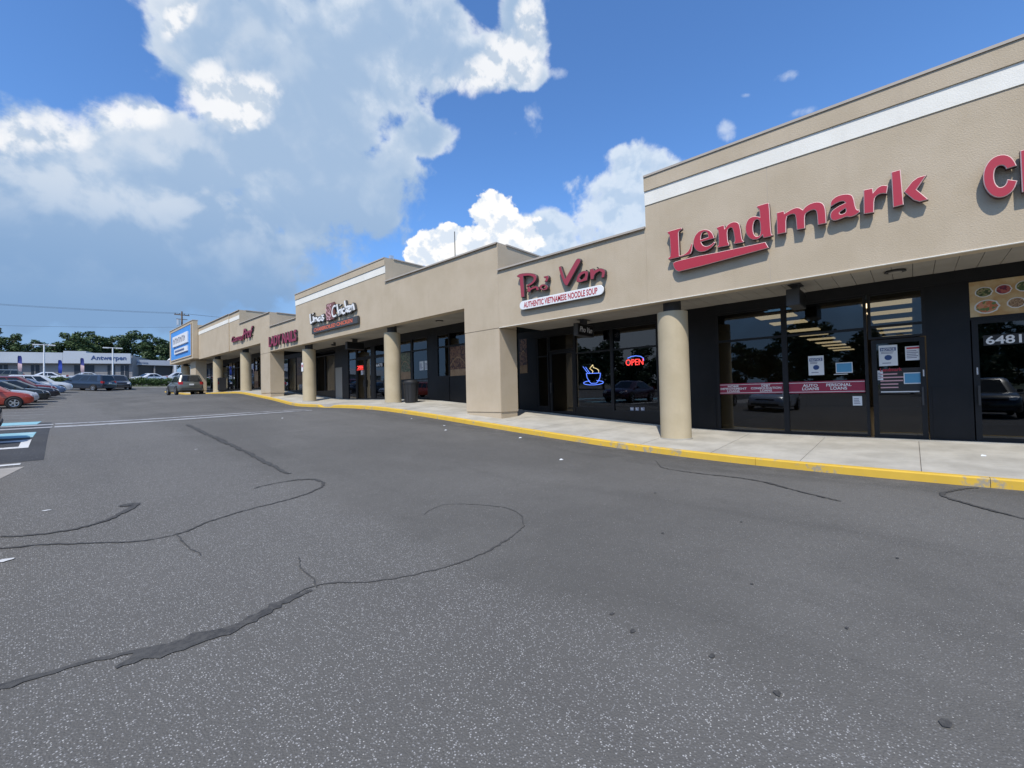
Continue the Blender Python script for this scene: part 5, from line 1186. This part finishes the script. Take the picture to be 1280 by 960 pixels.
# hedge in clipped bushes
hm = [leafcloud(70+k, [(q*.45-.7, rt.uniform(-.15, .15), .55+rt.uniform(-.08, .1), .55, .95) for q in range(4)], 1500, .10, 'leaf_hedge', 'foliage') for k in range(3)]
hs_ = MB()
for k in range(3): hs_.tube([(-.5+.5*k, 0, -.1), (-.5+.5*k, .05, .8)], [.03, .012], 5)
hst = hs_.mesh('stem', 'bark')
for i in range(22):
    x = -14+1.55*i; y = 77.3
    o = thing('hedge_bush', (x, y, g(x, y)), 'clipped green hedge bush on the verge before the dealership', 'hedge', 'hedge bushes'); o.rotation_euler = (0, 0, rt.choice((0, math.pi))); o.scale = (1.15, 1.1, 1.12*rt.uniform(.93, 1.05))
    q = bpy.data.objects.new('foliage', hm[i % 3]); col.objects.link(q); q.parent = o
    q = bpy.data.objects.new('stem', hst); col.objects.link(q); q.parent = o

# dealership: local x runs left along the front, local y towards the street (built about its right-hand corner)
bx, by = 11.9, 101.0; ang = math.atan2(6.6, -15.5)
D_ = thing('car_dealership', (bx, by, g(bx, by)), 'long low pale grey showroom with dark openings reading Antwerpen', 'building'); D_.rotation_euler = (0, 0, ang)
gz = g(bx, by)
zt0, zt1 = 8.35-gz, 10.15-gz
def dbox(name, mat, x0, x1, y0, y1, z0, z1, parent=D_): return MB().box(x0, x1, y0, y1, z0, z1).obj(name, mat, None) if parent is None else _dl(name, mat, x0, x1, y0, y1, z0, z1, parent)
def _dl(name, mat, x0, x1, y0, y1, z0, z1, parent):
    o = bpy.data.objects.new(name, MB().box(x0, x1, y0, y1, z0, z1).mesh(name, mat)); col.objects.link(o); o.parent = parent; return o
for k in range(8):
    dbox('fascia_panel', 'dealer_fascia', 9*k+.01, 9*k+8.99, 0, .4, zt0, zt1)
dbox('wall', 'dealer_wall', 0, 72, -14, -.4, -.5, zt1-.3)
for (x0, x1) in [(.5, 1.6), (2.4, 3.4), (5.2, 7.8), (12.2, 13.2), (16, 17), (21.5, 22.6), (26, 30), (34, 37)]:
    w_ = dbox('opening', 'dealer_dark', x0, x1, -.399, -.33, 0, zt0-.25)
    q = bpy.data.objects.new('glazing_bar', MB().box((x0+x1)/2-.05, (x0+x1)/2+.05, -.329, -.29, 0, zt0-.3).mesh('glazing_bar', 'dealer_wall')); col.objects.link(q); q.parent = w_
dbox('roof_unit', 'dealer_fascia', 7.2, 10.2, -6, -3, zt1-.3, zt1+.6); dbox('roof_unit', 'dealer_wall', 27.2, 28.6, -6, -4, zt1-.3, zt1+1.0)
tx = bpy.data.curves.new('lettering', 'FONT'); tx.body = 'Antwerpen'; tx.extrude = .03; tx.offset = .012
me = curve_mesh('lettering', tx, ['ink_navy'])
xa = [v_.co.x for v_ in me.vertices]; ya = [v_.co.y for v_ in me.vertices]
for v_ in me.vertices: v_.co.x = (v_.co.x-min(xa))/(max(xa)-min(xa))*4.75; v_.co.y = (v_.co.y-min(ya))/(max(ya)-min(ya))*.95
me.transform(Matrix(((-1, 0, 0, 5.35), (0, 0, 1, .435), (0, 1, 0, zt0+.42), (0, 0, 0, 1))))
q = bpy.data.objects.new('lettering', me); col.objects.link(q); q.parent = D_
# lower service wing to the right
V_ = thing('service_wing', (12.1, 103.5, g(12, 103)), 'low dark service wing with white fascia beside the showroom', 'building')
gz2 = g(12, 103)
BOX('wall', 'dealer_dark', V_, 12.1, 19.0, 104.2, 112, gz2-.6, 8.9); BOX('fascia', 'dealer_fascia', V_, 12.0, 19.2, 103.4, 104.19, 8.35, 9.3)
text('lettering', 'Service', 12.9, 14.5, 8.65, 8.95, 103.33, ['ink_navy'], V_, .03, face='-y')
for xx in (12.6, 15.4, 18.2): BOX('post', 'dealer_wall', V_, xx, xx+.2, 103.6, 103.8, gz2-.5, 8.35)
W_ = thing('forecourt_canopy', (18.5, 98, g(18, 98)), 'white sloped canopy on a white post past the service wing', 'canopy')
MB().hexa([(16.9, 97, 9.1), (23, 97, 9.1), (23, 101, 9.1), (16.9, 101, 9.1)], [(17.6, 97, 9.9), (23, 97, 11.0), (23, 101, 11.0), (17.6, 101, 9.9)]).obj('roof', 'metal_white', W_)
BOX('post', 'metal_white', W_, 17.3, 17.65, 97.2, 97.5, g(17, 97)-.1, 9.1)
# forecourt lamp posts
for (x, y, lab) in [(1.0, 83.5, 'white twin-headed lamp post rising before the showroom fascia'), (7.75, 83.5, 'white twin-headed lamp post crossing the Antwerpen lettering')]:
    z = g(x, y); o = thing('lamp_post', (x, y, z), lab, 'lamp post')
    MB().tube([(x, y, z-.1), (x, y, 9.45)], [.10, .075], 10).obj('pole', 'metal_white', o, smooth=True)
    BOX('arm', 'metal_white', o, x-.5, x+.5, y-.04, y+.04, 9.35, 9.45)
    for s in (-1, 1): BOX('lamp_head', 'metal_white', o, x+s*.72-.34, x+s*.72+.34, y-.2, y+.2, 9.28, 9.44, .04)
    BOX('base', 'concrete', o, x-.2, x+.2, y-.2, y+.2, z-.2, z+.3)
# feather flags
for (x, y, ztop, hh, top, low, lab) in [(-1.1, 82, 7.75, 1.9, 'flag_blue', 'flag_pale', 'feather flag with navy top and pale pink tail near the grey forecourt car'), (2.45, 82, 7.35, 1.7, 'flag_royal', 'flag_royal', 'royal blue feather flag in front of the showroom'), (4.55, 82, 7.7, 1.9, 'flag_blue', 'flag_pale', 'feather flag with navy top and pale pink tail before the Antwerpen showroom')]:
    z = g(x, y); o = thing('feather_flag', (x, y, z), lab, 'flag')
    MB().tube([(x-.2, y, z-.1), (x-.2, y, ztop-.15), (x-.1, y, ztop)], .018, 6).obj('mast', 'collar', o)
    for nm_, m_, t0, t1_ in (('flag_top', top, 0, .48), ('flag_tail', low, .48, 1)):
        L_, R_ = [], []
        for k in range(9):
            t = t0+(t1_-t0)*k/8; zz_ = ztop-.02-hh*t
            wv = .04*math.sin(t*7); L_.append((x-.19, y+wv, zz_)); R_.append((x+.10*min(1, math.sqrt(t*5)+.15)-.12*max(0, t-.75)+.06, y+wv*2, zz_-.12*min(1, t*4)))
        b = MB()
        for k in range(8): b.hexa([L_[k], R_[k], R_[k+1], L_[k+1]], [(p[0], p[1]+.012, p[2]) for p in (L_[k], R_[k], R_[k+1], L_[k+1])])
        b.obj(nm_, m_, o)
# utility pole and lines
px_, py_ = 17.9, 94
z = g(px_, py_); o = thing('utility_pole', (px_, py_, z), 'wooden utility pole with crossarm and transformer behind the end shop', 'utility pole')
MB().tube([(px_, py_, z-.3), (px_, py_, 17.4)], [.19, .12], 10).obj('pole', 'pole_wood', o, smooth=True)
BOX('crossarm', 'pole_wood', o, px_-1.1, px_+1.1, py_-.06, py_+.06, 16.7, 16.85)
MB().cyl((px_-.55, py_-.1, 0), .24, .24, 14.9, 15.9, 14).obj('transformer', 'metal_light', o, smooth=True)
BOX('lower_arm', 'pole_wood', o, px_-.8, px_+.8, py_-.05, py_+.05, 15.95, 16.05)
for k, xx in enumerate((-.95, -.35, .35, .95)):
    MB().cyl((px_+xx, py_, 0), .05, .04, 16.85, 17.05, 8).obj('insulator', 'collar', o)
for k, (xx, z0, zl, zr) in enumerate([(-.95, 17.05, 20.5, 18.5), (.95, 17.05, 20.2, 18.6), (0, 14.6, 15.4, 15.4)]):
    def sag(p, q, s, n=16): return [tuple(Vector(p).lerp(Vector(q), t/n)+Vector((0, 0, -s*4*(t/n)*(1-t/n)))) for t in range(n+1)]
    b = MB().tube(sag((px_+xx, py_, z0), (px_-62, py_+28, zl), 1.0), .016, 5); b.tube(sag((px_+xx, py_, z0), (px_+60, py_-6, zr), .8), .016, 5)
    tag(b.obj('overhead_wire', 'wire'), ['overhead wire from the crossarm end nearer the transformer', 'overhead wire from the crossarm end away from the transformer', 'thick lower overhead cable on the utility pole'][k], 'wire', None)
